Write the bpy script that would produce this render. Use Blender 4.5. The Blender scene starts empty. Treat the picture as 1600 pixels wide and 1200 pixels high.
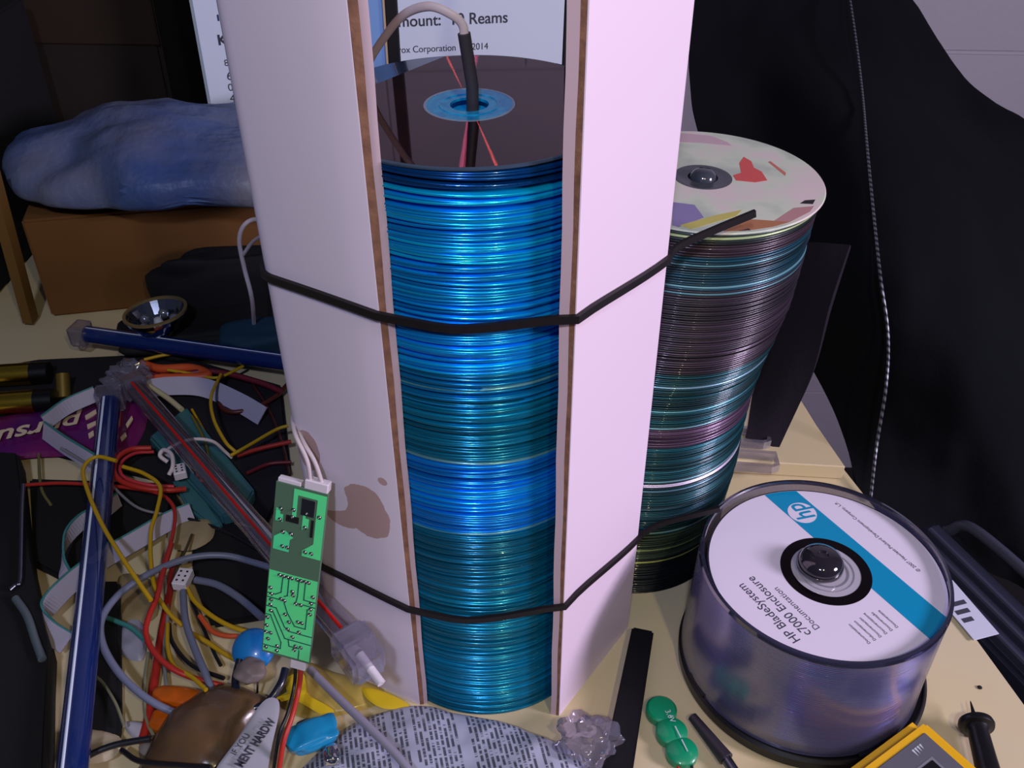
import bpy, bmesh, math, random
from mathutils import Vector, Matrix
random.seed(7)
C = bpy.context.scene.collection
SC = bpy.context.scene
PI = math.pi

# ---------------------------------------------------------------- camera
CAM_F, CAM_TH, CAM_RO, CAM_H = 1488.2, math.radians(36.76), math.radians(0.908), 0.4423
_R = Vector((1, 0, 0)); _U = Vector((0, math.sin(CAM_TH), math.cos(CAM_TH))); _D = Vector((0, math.cos(CAM_TH), -math.sin(CAM_TH)))
_c, _s = math.cos(CAM_RO), math.sin(CAM_RO)
cr = _R * _c + _U * _s; cu = _U * _c - _R * _s
cam_data = bpy.data.cameras.new('camera'); cam = bpy.data.objects.new('camera', cam_data); C.objects.link(cam)
cam.matrix_world = Matrix(((cr.x, cu.x, -_D.x, 0), (cr.y, cu.y, -_D.y, 0), (cr.z, cu.z, -_D.z, CAM_H), (0, 0, 0, 1)))
cam_data.sensor_width = 36; cam_data.lens = CAM_F / 1600 * 36; cam_data.clip_start = 0.01; cam_data.clip_end = 50
SC.camera = cam
SC.view_settings.view_transform = 'Standard'; SC.view_settings.look = 'None'
SC.view_settings.exposure = 0.0; SC.view_settings.gamma = 1; SC.view_settings.use_curve_mapping = False

# ---------------------------------------------------------------- world and lamps
w = bpy.data.worlds.new('dim_room'); SC.world = w; w.use_nodes = True
w.node_tree.nodes['Background'].inputs[0].default_value = (0.45, 0.5, 0.85, 1)
w.node_tree.nodes['Background'].inputs[1].default_value = 0.07

def area(name, loc, target, size, power, color):
    d = bpy.data.lights.new(name, 'AREA'); d.shape = 'DISK'; d.size = size; d.energy = power; d.color = color
    o = bpy.data.objects.new(name, d); C.objects.link(o); o.location = loc
    o.rotation_euler = (Vector(target) - Vector(loc)).to_track_quat('-Z', 'Y').to_euler()
    return o
area('desk_lamp_light', (1.20, -0.065, 0.65), (0.05, 0.34, 0.15), 0.34, 14.5, (0.98, 0.83, 1.08))
area('warm_bulb_light', (0.21, -0.22, 0.78), (0.0, 0.36, 0.15), 0.03, 1.5, (1.0, 0.82, 0.45))
area('blue_lamp_light', (-0.09, -0.45, 1.05), (-0.02, 0.36, 0.15), 0.08, 4.5, (0.74, 0.80, 1.12))

# ---------------------------------------------------------------- helpers
def ray(px, py):
    x, y = px - 800, py - 600
    x, y = _c * x + _s * y, -_s * x + _c * y
    return _D + _R * (x / CAM_F) - _U * (y / CAM_F)
def G(px, py, z=0.0):                       # point of the photo on the level z above the table
    d = ray(px, py); return Vector((0, 0, CAM_H)) + d * ((z - CAM_H) / d.z)
def YP(px, py, Y):                          # point of the photo at distance Y
    d = ray(px, py); return Vector((0, 0, CAM_H)) + d * (Y / d.y)
def lin(c):
    return tuple((v / 255 / 12.92) if v / 255 <= 0.04045 else ((v / 255 + 0.055) / 1.055) ** 2.4 for v in c)

def mat(name, col, rough=0.5, metal=0.0, coat=0.0, trans=0.0, alpha=None, spec=0.5, noise=None, bump=None, sheen=0, ior=1.45, emit=None):
    m = bpy.data.materials.new(name); m.use_nodes = True
    nt = m.node_tree; b = nt.nodes['Principled BSDF']
    c = lin(col)
    b.inputs['Base Color'].default_value = (*c, 1); b.inputs['Roughness'].default_value = rough
    b.inputs['Metallic'].default_value = metal; b.inputs['Coat Weight'].default_value = coat
    b.inputs['Coat Roughness'].default_value = 0.06
    b.inputs['Transmission Weight'].default_value = trans; b.inputs['Specular IOR Level'].default_value = spec
    b.inputs['IOR'].default_value = ior
    b.inputs['Sheen Weight'].default_value = sheen
    if alpha is not None: b.inputs['Alpha'].default_value = alpha
    if noise:                                # (scale, second colour, contrast)
        tc = nt.nodes.new('ShaderNodeTexCoord'); n = nt.nodes.new('ShaderNodeTexNoise'); n.inputs['Scale'].default_value = noise[0]
        n.inputs['Detail'].default_value = 5
        r = nt.nodes.new('ShaderNodeValToRGB'); k = noise[2]
        r.color_ramp.elements[0].position = 0.5 - k; r.color_ramp.elements[1].position = 0.5 + k
        r.color_ramp.elements[0].color = (*c, 1); r.color_ramp.elements[1].color = (*lin(noise[1]), 1)
        nt.links.new(tc.outputs['Object'], n.inputs['Vector']); nt.links.new(n.outputs['Fac'], r.inputs[0]); nt.links.new(r.outputs[0], b.inputs['Base Color'])
    if bump:                                 # (scale, strength, distance)
        tc = nt.nodes.new('ShaderNodeTexCoord'); n = nt.nodes.new('ShaderNodeTexNoise'); n.inputs['Scale'].default_value = bump[0]
        n.inputs['Detail'].default_value = 4
        bp = nt.nodes.new('ShaderNodeBump'); bp.inputs['Strength'].default_value = bump[1]; bp.inputs['Distance'].default_value = bump[2]
        nt.links.new(tc.outputs['Object'], n.inputs['Vector']); nt.links.new(n.outputs['Fac'], bp.inputs['Height']); nt.links.new(bp.outputs[0], b.inputs['Normal'])
    return m

def clear_plastic(name, tint=(235, 235, 245), gloss=0.5, rough=0.08, body=0.0, bodycol=(200, 200, 215)):
    """thin clear plastic: see-through with a gloss, optionally slightly milky"""
    m = bpy.data.materials.new(name); m.use_nodes = True; nt = m.node_tree
    for n in list(nt.nodes): nt.nodes.remove(n)
    out = nt.nodes.new('ShaderNodeOutputMaterial'); tr = nt.nodes.new('ShaderNodeBsdfTransparent'); tr.inputs[0].default_value = (*lin(tint), 1)
    gl = nt.nodes.new('ShaderNodeBsdfGlossy'); gl.inputs['Roughness'].default_value = rough
    lw = nt.nodes.new('ShaderNodeLayerWeight'); lw.inputs[0].default_value = gloss
    mx = nt.nodes.new('ShaderNodeMixShader'); mth = nt.nodes.new('ShaderNodeMath'); mth.operation = 'MULTIPLY_ADD'; mth.inputs[1].default_value = 0.6; mth.inputs[2].default_value = 0.04
    nt.links.new(lw.outputs['Facing'], mth.inputs[0]); nt.links.new(mth.outputs[0], mx.inputs[0])
    base = tr
    if body > 0:
        df = nt.nodes.new('ShaderNodeBsdfDiffuse'); df.inputs[0].default_value = (*lin(bodycol), 1)
        m2 = nt.nodes.new('ShaderNodeMixShader'); m2.inputs[0].default_value = body
        nt.links.new(tr.outputs[0], m2.inputs[1]); nt.links.new(df.outputs[0], m2.inputs[2]); base = m2
    nt.links.new(base.outputs[0], mx.inputs[1]); nt.links.new(gl.outputs[0], mx.inputs[2]); nt.links.new(mx.outputs[0], out.inputs[0])
    return m

def obj(name, bm_or_me, m, parent=None, smooth=False):
    if isinstance(bm_or_me, bmesh.types.BMesh):
        me = bpy.data.meshes.new(name); bmesh.ops.recalc_face_normals(bm_or_me, faces=bm_or_me.faces); bm_or_me.to_mesh(me); bm_or_me.free()
    else: me = bm_or_me
    if smooth:
        for p in me.polygons: p.use_smooth = True
        try: me.set_sharp_from_angle(angle=math.radians(40))
        except Exception: pass
    for mm in (m if isinstance(m, (list, tuple)) else [m]): me.materials.append(mm)
    o = bpy.data.objects.new(name, me); C.objects.link(o)
    if parent: o.parent = parent
    return o
def tag(o, label, cat, group=None, kind=None):
    o['label'] = label
    if cat: o['category'] = cat
    if group: o['group'] = group
    if kind: o['kind'] = kind
    return o
def empty(name, loc=(0, 0, 0), rz=0.0):
    o = bpy.data.objects.new(name, None); C.objects.link(o); o.location = loc; o.rotation_euler = (0, 0, rz); o.empty_display_size = 0.01
    return o
def structure(name, bm, m, label=None):
    o = obj(name, bm, m); o['kind'] = 'structure'
    if label: o['label'] = label
    return o

def box(bm, a, b, M=None):
    vs = [Vector((x, y, z)) for x in (a[0], b[0]) for y in (a[1], b[1]) for z in (a[2], b[2])]
    if M: vs = [M @ v for v in vs]
    v = [bm.verts.new(p) for p in vs]
    for f in ((0, 1, 3, 2), (4, 6, 7, 5), (0, 4, 5, 1), (2, 3, 7, 6), (0, 2, 6, 4), (1, 5, 7, 3)): bm.faces.new([v[i] for i in f])
    return v
def bevel(bm, w=0.001, seg=2):
    bmesh.ops.bevel(bm, geom=bm.edges[:], offset=w, segments=seg, affect='EDGES', clamp_overlap=True)
def bbox_bm(a, b, bw=0.0, seg=2, M=None):
    bm = bmesh.new(); box(bm, a, b)
    if bw: bevel(bm, bw, seg)
    if M: bm.transform(M)
    return bm
def lathe(bm, prof, seg=64, closed=False, M=None):
    rings = []
    for r, z in prof:
        if r < 1e-7: ring = [bm.verts.new((0, 0, z))]
        else: ring = [bm.verts.new((r * math.cos(2 * PI * i / seg), r * math.sin(2 * PI * i / seg), z)) for i in range(seg)]
        rings.append(ring)
    pairs = list(zip(rings, rings[1:])) + ([(rings[-1], rings[0])] if closed else [])
    for a, b in pairs:
        for i in range(seg):
            j = (i + 1) % seg
            if len(a) == 1 and len(b) == 1: continue
            if len(a) == 1: bm.faces.new((a[0], b[i], b[j]))
            elif len(b) == 1: bm.faces.new((a[i], a[j], b[0]))
            else: bm.faces.new((a[i], a[j], b[j], b[i]))
    if M: bm.transform(M)
def prism(bm, pts, z0, z1):
    """pts: 2D polygon; extruded between two heights"""
    lo = [bm.verts.new((p[0], p[1], z0)) for p in pts]; hi = [bm.verts.new((p[0], p[1], z1)) for p in pts]
    n = len(pts); bm.faces.new(lo[::-1]); bm.faces.new(hi)
    for i in range(n): bm.faces.new((lo[i], lo[(i + 1) % n], hi[(i + 1) % n], hi[i]))
def smooth_path(pts, n=8, closed=False):
    pts = [Vector(p) for p in pts]; out = []; N = len(pts)
    if N < 3: return pts
    rng = range(N if closed else N - 1)
    for i in rng:
        p0 = pts[(i - 1) % N] if (closed or i > 0) else pts[0] * 2 - pts[1]
        p1 = pts[i]; p2 = pts[(i + 1) % N]
        p3 = pts[(i + 2) % N] if (closed or i + 2 < N) else pts[-1] * 2 - pts[-2]
        for k in range(n):
            t = k / n
            out.append(0.5 * ((2 * p1) + (p2 - p0) * t + (2 * p0 - 5 * p1 + 4 * p2 - p3) * t * t + (3 * p1 - p0 - 3 * p2 + p3) * t ** 3))
    if not closed: out.append(pts[-1])
    return out
def sweep(bm, path, shape, closed=False, up=None, scale=None):
    """sweep a 2D shape along a path; up fixes the shape's second axis"""
    path = [Vector(p) for p in path]; N = len(path); rings = []
    nrm = None
    for i, p in enumerate(path):
        a = path[(i - 1) % N] if (closed or i > 0) else p; b = path[(i + 1) % N] if (closed or i < N - 1) else p
        t = (b - a).normalized() if (b - a).length > 1e-9 else Vector((0, 0, 1))
        if up is not None: n2 = Vector(up)
        elif nrm is None: n2 = Vector((0, 0, 1)) if abs(t.z) < 0.9 else Vector((0, 1, 0))
        else: n2 = nrm
        n1 = n2.cross(t)
        if n1.length < 1e-6: n1 = Vector((1, 0, 0)).cross(t)
        n1.normalize(); n2 = t.cross(n1).normalized(); nrm = n2
        s = scale(i / max(1, N - 1)) if scale else 1
        rings.append([bm.verts.new(p + (n1 * q[0] + n2 * q[1]) * s) for q in shape])
    m = len(shape)
    for k in range(N if closed else N - 1):
        A, B = rings[k], rings[(k + 1) % N]
        for i in range(m): bm.faces.new((A[i], A[(i + 1) % m], B[(i + 1) % m], B[i]))
    if not closed:
        bm.faces.new(rings[0][::-1]); bm.faces.new(rings[-1])
def circ(r, n=10): return [(r * math.cos(2 * PI * i / n), r * math.sin(2 * PI * i / n)) for i in range(n)]
def rect(w, h): return [(-w / 2, -h / 2), (w / 2, -h / 2), (w / 2, h / 2), (-w / 2, h / 2)]
def tube_bm(pts, r, n=8, closed=False, seg=10):
    bm = bmesh.new(); sweep(bm, smooth_path(pts, n, closed), circ(r, seg), closed); return bm
def text_mesh(body, size, M, align='LEFT', extrude=0.0, name='lettering', mtl=None, parent=None, bold=0.0, shear=0.0, space=1.0, xs=1.0):
    cu_ = bpy.data.curves.new(name, 'FONT'); cu_.body = body; cu_.size = size; cu_.align_x = align; cu_.extrude = extrude; cu_.offset = bold; cu_.shear = shear
    cu_.space_character = space
    to = bpy.data.objects.new(name + '_tmp', cu_); C.objects.link(to)
    dg = bpy.context.evaluated_depsgraph_get(); me = bpy.data.meshes.new_from_object(to.evaluated_get(dg))
    bpy.data.objects.remove(to); me.transform(M @ Matrix.Diagonal((xs, 1, 1, 1))); me.name = name
    me.materials.clear()
    if mtl is None: return me
    return obj(name, me, mtl, parent)
def frame(origin, xdir, ydir):
    x = Vector(xdir).normalized(); z = x.cross(Vector(ydir)).normalized(); y = z.cross(x)
    return Matrix(((x.x, y.x, z.x, origin[0]), (x.y, y.y, z.y, origin[1]), (x.z, y.z, z.z, origin[2]), (0, 0, 0, 1)))

# ---------------------------------------------------------------- materials
M_table = mat('birch_board', (204, 192, 160), 0.5, noise=(9, (206, 188, 140), 0.25), bump=(60, 0.1, 0.0005))
M_tableedge = mat('board_edge', (120, 80, 50), 0.7)
M_wall = mat('painted_block', (178, 174, 182), 0.9, bump=(90, 0.3, 0.002))
M_floor = mat('dark_floor', (30, 26, 26), 0.8)
M_white = mat('white_card', (232, 214, 232), 0.62, bump=(35, 0.05, 0.0006))
M_whitein = mat('white_card_inner', (205, 180, 190), 0.7)
M_core = mat('corrugated_core', (150, 108, 84), 0.85, noise=(160, (104, 72, 58), 0.25), bump=(400, 0.5, 0.0006))
M_black = mat('black_plastic', (14, 14, 18), 0.4)
M_blackmat = mat('black_matte', (10, 10, 13), 0.8)
M_rubber = mat('black_strap', (22, 17, 20), 0.55)
M_cloth = mat('black_cloth', (14, 16, 20), 0.95, spec=0.1, bump=(300, 0.4, 0.0006))
M_flap = mat('charcoal_cloth', (38, 34, 42), 0.95, spec=0.1, bump=(300, 0.4, 0.0006))
M_brown = mat('brown_carton', (112, 72, 26), 0.85, noise=(6, (88, 58, 24), 0.3))
M_darkwood = mat('dark_wood', (34, 24, 16), 0.85, noise=(14, (24, 19, 16), 0.3))
M_carton = mat('paper_carton', (214, 226, 240), 0.7)
M_ink = mat('grey_ink', (60, 60, 74), 0.8)
M_blueink = mat('blue_ink', (36, 50, 100), 0.8)
M_bag = mat('blue_grey_bag', (62, 84, 130), 0.45, noise=(9, (112, 114, 128), 0.12), bump=(30, 0.7, 0.006))
M_chrome = mat('chrome', (210, 212, 220), 0.08, 1.0)
M_steel = mat('grey_steel', (120, 120, 130), 0.3, 1.0)
M_gold = mat('brass', (214, 178, 60), 0.22, 1.0)
M_cell = mat('black_sleeve', (12, 12, 12), 0.35)
M_teal = mat('teal_plastic', (54, 104, 110), 0.5, bump=(80, 0.1, 0.0004))
M_magenta = mat('magenta_foil', (118, 22, 84), 0.3, noise=(18, (84, 20, 100), 0.15), bump=(40, 0.5, 0.003))
M_cream = mat('cream_print', (222, 200, 170), 0.6)
M_orange = mat('orange_plastic', (214, 96, 14), 0.25, coat=0.6, noise=(60, (168, 84, 8), 0.2))
M_yellow = mat('yellow_plastic', (226, 172, 20), 0.45, bump=(60, 0.1, 0.0004))
M_ysheet = mat('yellow_sheet', (206, 176, 28), 0.4)
M_grey = mat('grey_panel', (92, 92, 100), 0.5)
M_green = mat('green_sleeve', (0, 142, 96), 0.4, coat=0.3)
M_silver = mat('silver_print', (190, 200, 205), 0.4)
M_wy = mat('yellow_wire', (188, 150, 16), 0.4); M_wr = mat('red_wire', (176, 44, 34), 0.4); M_wg = mat('grey_wire', (108, 114, 136), 0.35)
M_wk = mat('black_wire', (22, 22, 26), 0.4); M_ww = mat('white_wire', (214, 200, 206), 0.5); M_wo = mat('orange_wire', (206, 84, 40), 0.45)
M_ribbon = mat('ribbon_grey', (176, 170, 190), 0.5); M_ribedge = mat('ribbon_edge', (60, 130, 130), 0.5)
M_conn = mat('white_connector', (222, 214, 222), 0.5)
M_pcb = mat('pcb_green_dark', (84, 116, 92), 0.45)
M_pcbe = mat('pcb_edge', (140, 150, 130), 0.6)
M_trace = mat('pcb_copper_mask', (84, 236, 160), 0.3, coat=0.5, noise=(25, (110, 250, 140), 0.2))
M_solder = mat('solder', (225, 225, 225), 0.2, 0.9)
M_slot = mat('board_slot', (6, 6, 6), 0.9)
M_blue = mat('blue_ceramic', (24, 120, 190), 0.3, coat=0.6)
M_bluepl = mat('blue_translucent', (20, 132, 180), 0.3, coat=0.4)
M_acryl = clear_plastic('clear_acrylic', (232, 230, 240), 0.5, 0.12, 0.14, (200, 195, 215))
M_acrylblue = mat('blue_acrylic', (12, 40, 104), 0.15, coat=1.0, alpha=0.8)
M_acrylclear = clear_plastic('clear_tube', (220, 215, 225), 0.5, 0.06, 0.12, (190, 170, 180))
M_tubestreak = mat('blue_tube_highlight', (225, 235, 255), 0.25, coat=0.8)  # pale colour painting the highlight streak along the blue tubes
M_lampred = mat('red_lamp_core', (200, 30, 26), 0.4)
M_cover = clear_plastic('spindle_cover', (236, 236, 248), 0.25, 0.22, 0.16, (150, 150, 200))
M_static = mat('antistatic_film', (74, 60, 58), 0.25, coat=0.3, noise=(30, (100, 76, 48), 0.15), bump=(35, 0.4, 0.003), alpha=0.88)
M_label = mat('disc_label_white', (222, 214, 232), 0.35, coat=0.3)
M_hpblue = mat('disc_label_blue', (0, 140, 184), 0.35, coat=0.3)
M_hptext = mat('disc_label_ink', (58, 60, 78), 0.6)

# ================================================================= setting
bm = bmesh.new(); box(bm, (-2, -1.5, -0.77), (2, 1.5, -0.75)); structure('floor', bm, M_floor)
# cinder-block wall with real mortar joints
bm = bmesh.new()
bw, bh = 0.40, 0.20
for r in range(-4, 8):
    for k in range(-6, 6):
        x0 = k * bw + (bw / 2 if r % 2 else 0); z0 = r * bh + 0.025
        box(bm, (x0 + 0.003, 1.35, z0 + 0.003), (x0 + bw - 0.003, 1.40, z0 + bh - 0.003))
box(bm, (-2.4, 1.353, -0.75), (2.4, 1.40, 1.6)); structure('wall_back', bm, M_wall)

# table: front board and the rear board lying on it
tb = empty('work_table', (0, 0.6, -0.75)); tag(tb, 'beige board work table carrying the disc stacks and the wires', 'table')
bm = bmesh.new(); prism(bm, [(-0.62, 0.14), (0.312, 0.14), (0.2785, 0.311), (0.2645, 0.3765), (0.232, 0.50), (0.17, 0.92), (-0.62, 0.92)], -0.018, 0.0)
o = obj('tabletop', bm, M_table, tb); o.location = (0, -0.6, 0.75)
for lx, ly in ((-0.57, 0.19), (0.24, 0.19), (-0.57, 0.87), (0.12, 0.87)):
    o = obj('leg', bbox_bm((lx - 0.02, ly - 0.02, -0.75), (lx + 0.02, ly + 0.02, -0.018), 0.002), M_darkwood, tb); o.location = (0, -0.6, 0.75)
bm = bmesh.new(); pr = [(0.04, 0.5), (0.228, 0.488), (0.2125, 0.5655), (0.19, 0.66), (0.04, 0.66)]
prism(bm, pr, 0.0005, 0.012); bevel(bm, 0.0006, 1)
tag(obj('wooden_board', bm, [M_table]), 'pale wooden board lying behind the rear disc stack beside black cloth', 'board')

# ================================================================= central column
LEAN = -0.0062 / 0.36
def lean_x(z): return LEAN * z
CX, CY, ZT, RD = -0.0128, 0.3582, 0.3095, 0.0597
PITCH = 0.00125
def disc_bm(R, th=0.00122, seg=128):
    bm = bmesh.new(); r0 = 0.0075; h = th / 2; pr = []
    pr = [(r0, -h), (R - 0.0005, -h), (R - 0.00015, -h * 0.65), (R, 0), (R - 0.00015, h * 0.65), (R - 0.0005, h), (r0, h)]
    lathe(bm, pr, seg, closed=True); return bm
def objcolor_mat(name, rough, metal, coat):
    m = bpy.data.materials.new(name); m.use_nodes = True; nt = m.node_tree; b = nt.nodes['Principled BSDF']
    oi = nt.nodes.new('ShaderNodeObjectInfo'); nt.links.new(oi.outputs['Color'], b.inputs['Base Color'])
    b.inputs['Metallic'].default_value = metal; b.inputs['Roughness'].default_value = rough
    b.inputs['Coat Weight'].default_value = coat; b.inputs['Coat Roughness'].default_value = 0.04
    return m
M_disc = objcolor_mat('disc_polycarbonate', 0.21, 0.66, 0.35)
me_disc = bpy.data.meshes.new('compact_disc'); b_ = disc_bm(RD); bmesh.ops.recalc_face_normals(b_, faces=b_.faces); b_.to_mesh(me_disc); b_.free()
for p in me_disc.polygons: p.use_smooth = True
me_disc.set_sharp_from_angle(angle=math.radians(60)); me_disc.materials.append(M_disc)
ndisc = int((ZT - 0.0012) / PITCH)
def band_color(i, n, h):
    """batch dye colours with highlight strength painted in, from the top of the stack down (h = height)"""
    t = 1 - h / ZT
    zones = [(0.032, (0, 62, 120)), (0.15, (0, 146, 222)), (0.285, (0, 136, 214)), (0.33, (0, 108, 156)), (0.43, (0, 108, 140)), (0.565, (0, 122, 206)), (0.60, (0, 96, 128)), (0.70, (0, 100, 132)), (0.83, (0, 106, 136)), (1.1, (0, 116, 152))]  # brighter blues also paint in the heights where the highlight strip is strong
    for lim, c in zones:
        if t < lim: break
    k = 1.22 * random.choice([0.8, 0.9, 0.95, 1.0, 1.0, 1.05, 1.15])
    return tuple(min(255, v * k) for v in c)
def section(z):
    if z > 0.243: return 'above the upper black strap'
    if z > 0.08: return 'between the two black straps'
    return 'below the lower black strap'
discs = []
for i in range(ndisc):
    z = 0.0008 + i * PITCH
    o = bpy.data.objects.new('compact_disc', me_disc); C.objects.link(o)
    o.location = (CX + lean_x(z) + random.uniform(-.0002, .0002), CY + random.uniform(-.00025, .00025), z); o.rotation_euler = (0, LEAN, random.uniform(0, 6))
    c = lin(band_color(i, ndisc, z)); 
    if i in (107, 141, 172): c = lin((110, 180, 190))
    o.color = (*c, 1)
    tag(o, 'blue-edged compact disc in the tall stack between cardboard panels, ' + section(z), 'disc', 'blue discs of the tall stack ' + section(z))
ztop = 0.0008 + ndisc * PITCH
# top disc: mirror-like record side, clear hub
td = empty('compact_disc', (CX + lean_x(ztop), CY, ztop)); td.rotation_euler = (0, LEAN, 0)
tag(td, 'topmost disc of the tall stack, dark mirror face with bright blue hub', 'disc')
mm = bpy.data.materials.new('record_side_mirror'); mm.use_nodes = True; nt = mm.node_tree; b = nt.nodes['Principled BSDF']
b.inputs['Base Color'].default_value = (0.20, 0.155, 0.17, 1); b.inputs['Metallic'].default_value = 1; b.inputs['Roughness'].default_value = 0.035
an = nt.nodes.new('ShaderNodeBsdfAnisotropic'); an.inputs['Color'].default_value = (1, 0.12, 0.2, 1); an.inputs['Roughness'].default_value = 0.22; an.inputs['Anisotropy'].default_value = 0.97
tg = nt.nodes.new('ShaderNodeTangent'); tg.direction_type = 'RADIAL'; tg.axis = 'Z'
mx = nt.nodes.new('ShaderNodeMixShader'); mx.inputs[0].default_value = 0.05
nt.links.new(tg.outputs[0], an.inputs['Tangent']); nt.links.new(b.outputs[0], mx.inputs[1]); nt.links.new(an.outputs[0], mx.inputs[2]); nt.links.new(mx.outputs[0], nt.nodes['Material Output'].inputs[0])
bm = bmesh.new(); h = 0.0006
lathe(bm, [(0.0178, h), (0.0178, -h), (RD - 0.0014, -h), (RD - 0.0014, h)], 160, closed=True); obj('record_surface', bm, mm, td)
bm = bmesh.new(); lathe(bm, [(RD - 0.0013, -h), (RD - 0.0005, -h), (RD - .0001, -h * .6), (RD, 0), (RD - .0001, h * .6), (RD - 0.0005, h), (RD - 0.0013, h)], 160, closed=True)
obj('clear_rim', bm, mat('rim_plastic', (60, 76, 96), 0.12, coat=0.8), td, True)
bm = bmesh.new(); lathe(bm, [(0.0075, -h), (0.0166, -h), (0.0166, h * .9), (0.0120, h * .9), (0.0116, h * 1.5), (0.0108, h * 1.5), (0.0104, h * .9), (0.0075, h * .9)], 96, closed=True)
obj('hub', bm, mat('blue_hub', (30, 200, 255), 0.25, 0.35, coat=0.8, noise=(260, (0, 150, 230), 0.2), bump=(300, 0.4, 0.0004)), td, True)
bm = bmesh.new(); lathe(bm, [(0.0166, -h), (0.0177, -h), (0.0177, h * 1.1), (0.0166, h * 1.1)], 96, closed=True); obj('hub_ring', bm, mat('hub_ring_clear', (140, 160, 186), 0.2, coat=0.8), td, True)

bm = bmesh.new(); lathe(bm, [(0, -.0022), (0.0074, -.0022), (0.0074, -.0030), (0, -.0030)], 32); obj('hub_well', bm, mat('blue_well', (10, 150, 220), 0.3), td, True)
# rod and cable
xz = Vector((CX + lean_x(ztop), CY, ztop))
rodtop = YP(725, 52, CY - 0.001)
bm = bmesh.new(); sweep(bm, [xz + Vector((0.0012, 0, -0.006)), xz + Vector((0.0012, 0, 0.008)), rodtop], circ(0.0024, 16)); 
lm = empty('lead_rod', xz); tag(lm, 'grey sleeved rod standing in the hub of the tall disc stack', 'rod')
o = obj('sleeve', bm, mat('grey_sleeve', (60, 58, 66), 0.5), lm, True); o.location = -xz
cp = [rodtop - Vector((0, 0, 0.004)), rodtop + Vector((-0.0005, 0, 0.003)), YP(700, 20, 0.357), YP(668, 10, 0.36), YP(630, 24, 0.368), YP(598, 62, 0.375), YP(576, 100, 0.382), YP(562, 150, 0.395) , YP(552, 230, 0.41)]
bm = bmesh.new(); sweep(bm, smooth_path(cp, 8), [(0.0017 * math.cos(a), 0.0011 * math.sin(a)) for a in [2 * PI * k / 12 for k in range(12)]])
tag(obj('flat_cable', bm, M_ww, None, True), 'white flat cable arching from the rod over the top disc', 'cable')

# cardboard panels: layered card with folds
def offset_path(path, d):
    out = []
    P = [Vector((p[0], p[1])) for p in path]
    for i, p in enumerate(P):
        n = Vector((0, 0)); ts = []
        if i > 0: ts.append((P[i] - P[i - 1]).normalized())
        if i < len(P) - 1: ts.append((P[i + 1] - P[i]).normalized())
        ns = [Vector((-t.y, t.x)) for t in ts]
        if len(ns) == 1: out.append(p + ns[0] * d)
        else:
            m_ = (ns[0] + ns[1]).normalized(); out.append(p + m_ * d / max(0.3, m_.dot(ns[0])))
    return out
def round_corner(path, r=0.006, n=5):
    P = [Vector((p[0], p[1])) for p in path]; out = [P[0]]
    for i in range(1, len(P) - 1):
        a = (P[i - 1] - P[i]).normalized(); b = (P[i + 1] - P[i]).normalized()
        s, e = P[i] + a * r, P[i] + b * r
        for k in range(n + 1):
            t = k / n; out.append(s * (1 - t) ** 2 + P[i] * 2 * t * (1 - t) + e * t * t)
    out.append(P[-1]); return out
def layer(path, d0, d1, z0, z1, nz=2, wob=0.0, e0=0.0, e1=0.0):
    """a sheet between offsets d0,d1 of the plan path, from z0 to z1, following the lean"""
    A = offset_path(path, d0); B = offset_path(path, d1); bm = bmesh.new(); rows = []
    for k in range(nz + 1):
        z = z0 + (z1 - z0) * k / nz; row = []
        for j, (a, b) in enumerate(zip(A, B)):
            if j == 0:
                kk = 0.8 + 0.5 * k / nz; p0 = Vector((path[0][0], path[0][1])); a = p0 + Vector((e0 * kk, .0006 * abs(e0) / .004)); b = p0 + Vector((e1 * kk, .0006 * abs(e1) / .004))
            wx = wob * math.sin(z * 95 + (0 if j == 0 else 1)) if j == 0 else 0
            zz = z
            row.append((bm.verts.new((a.x + lean_x(z) + wx, a.y, zz)), bm.verts.new((b.x + lean_x(z) + wx, b.y, zz))))
        rows.append(row)
    n = len(A)
    for k in range(nz):
        for j in range(n - 1):
            (a, b), (c, d) = rows[k][j], rows[k][j + 1]; (e, f), (g, h_) = rows[k + 1][j], rows[k + 1][j + 1]
            bm.faces.new((a, c, g, e)); bm.faces.new((b, f, h_, d))
        for j in (0, n - 1):
            a, b = rows[k][j]; e, f = rows[k + 1][j]; bm.faces.new((a, e, f, b))
    for k in (0, nz):
        for j in range(n - 1):
            (a, b), (c, d) = rows[k][j], rows[k][j + 1]; bm.faces.new((a, b, d, c))
    return bm
HT = 0.43
Lp = round_corner([(-0.0468, 0.3045), (-0.0950, 0.3285), (-0.101, 0.400)], 0.005)
Rp = round_corner([(0.0278, 0.2992), (0.0707, 0.3600), (0.0615, 0.3705)], 0.003)
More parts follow.
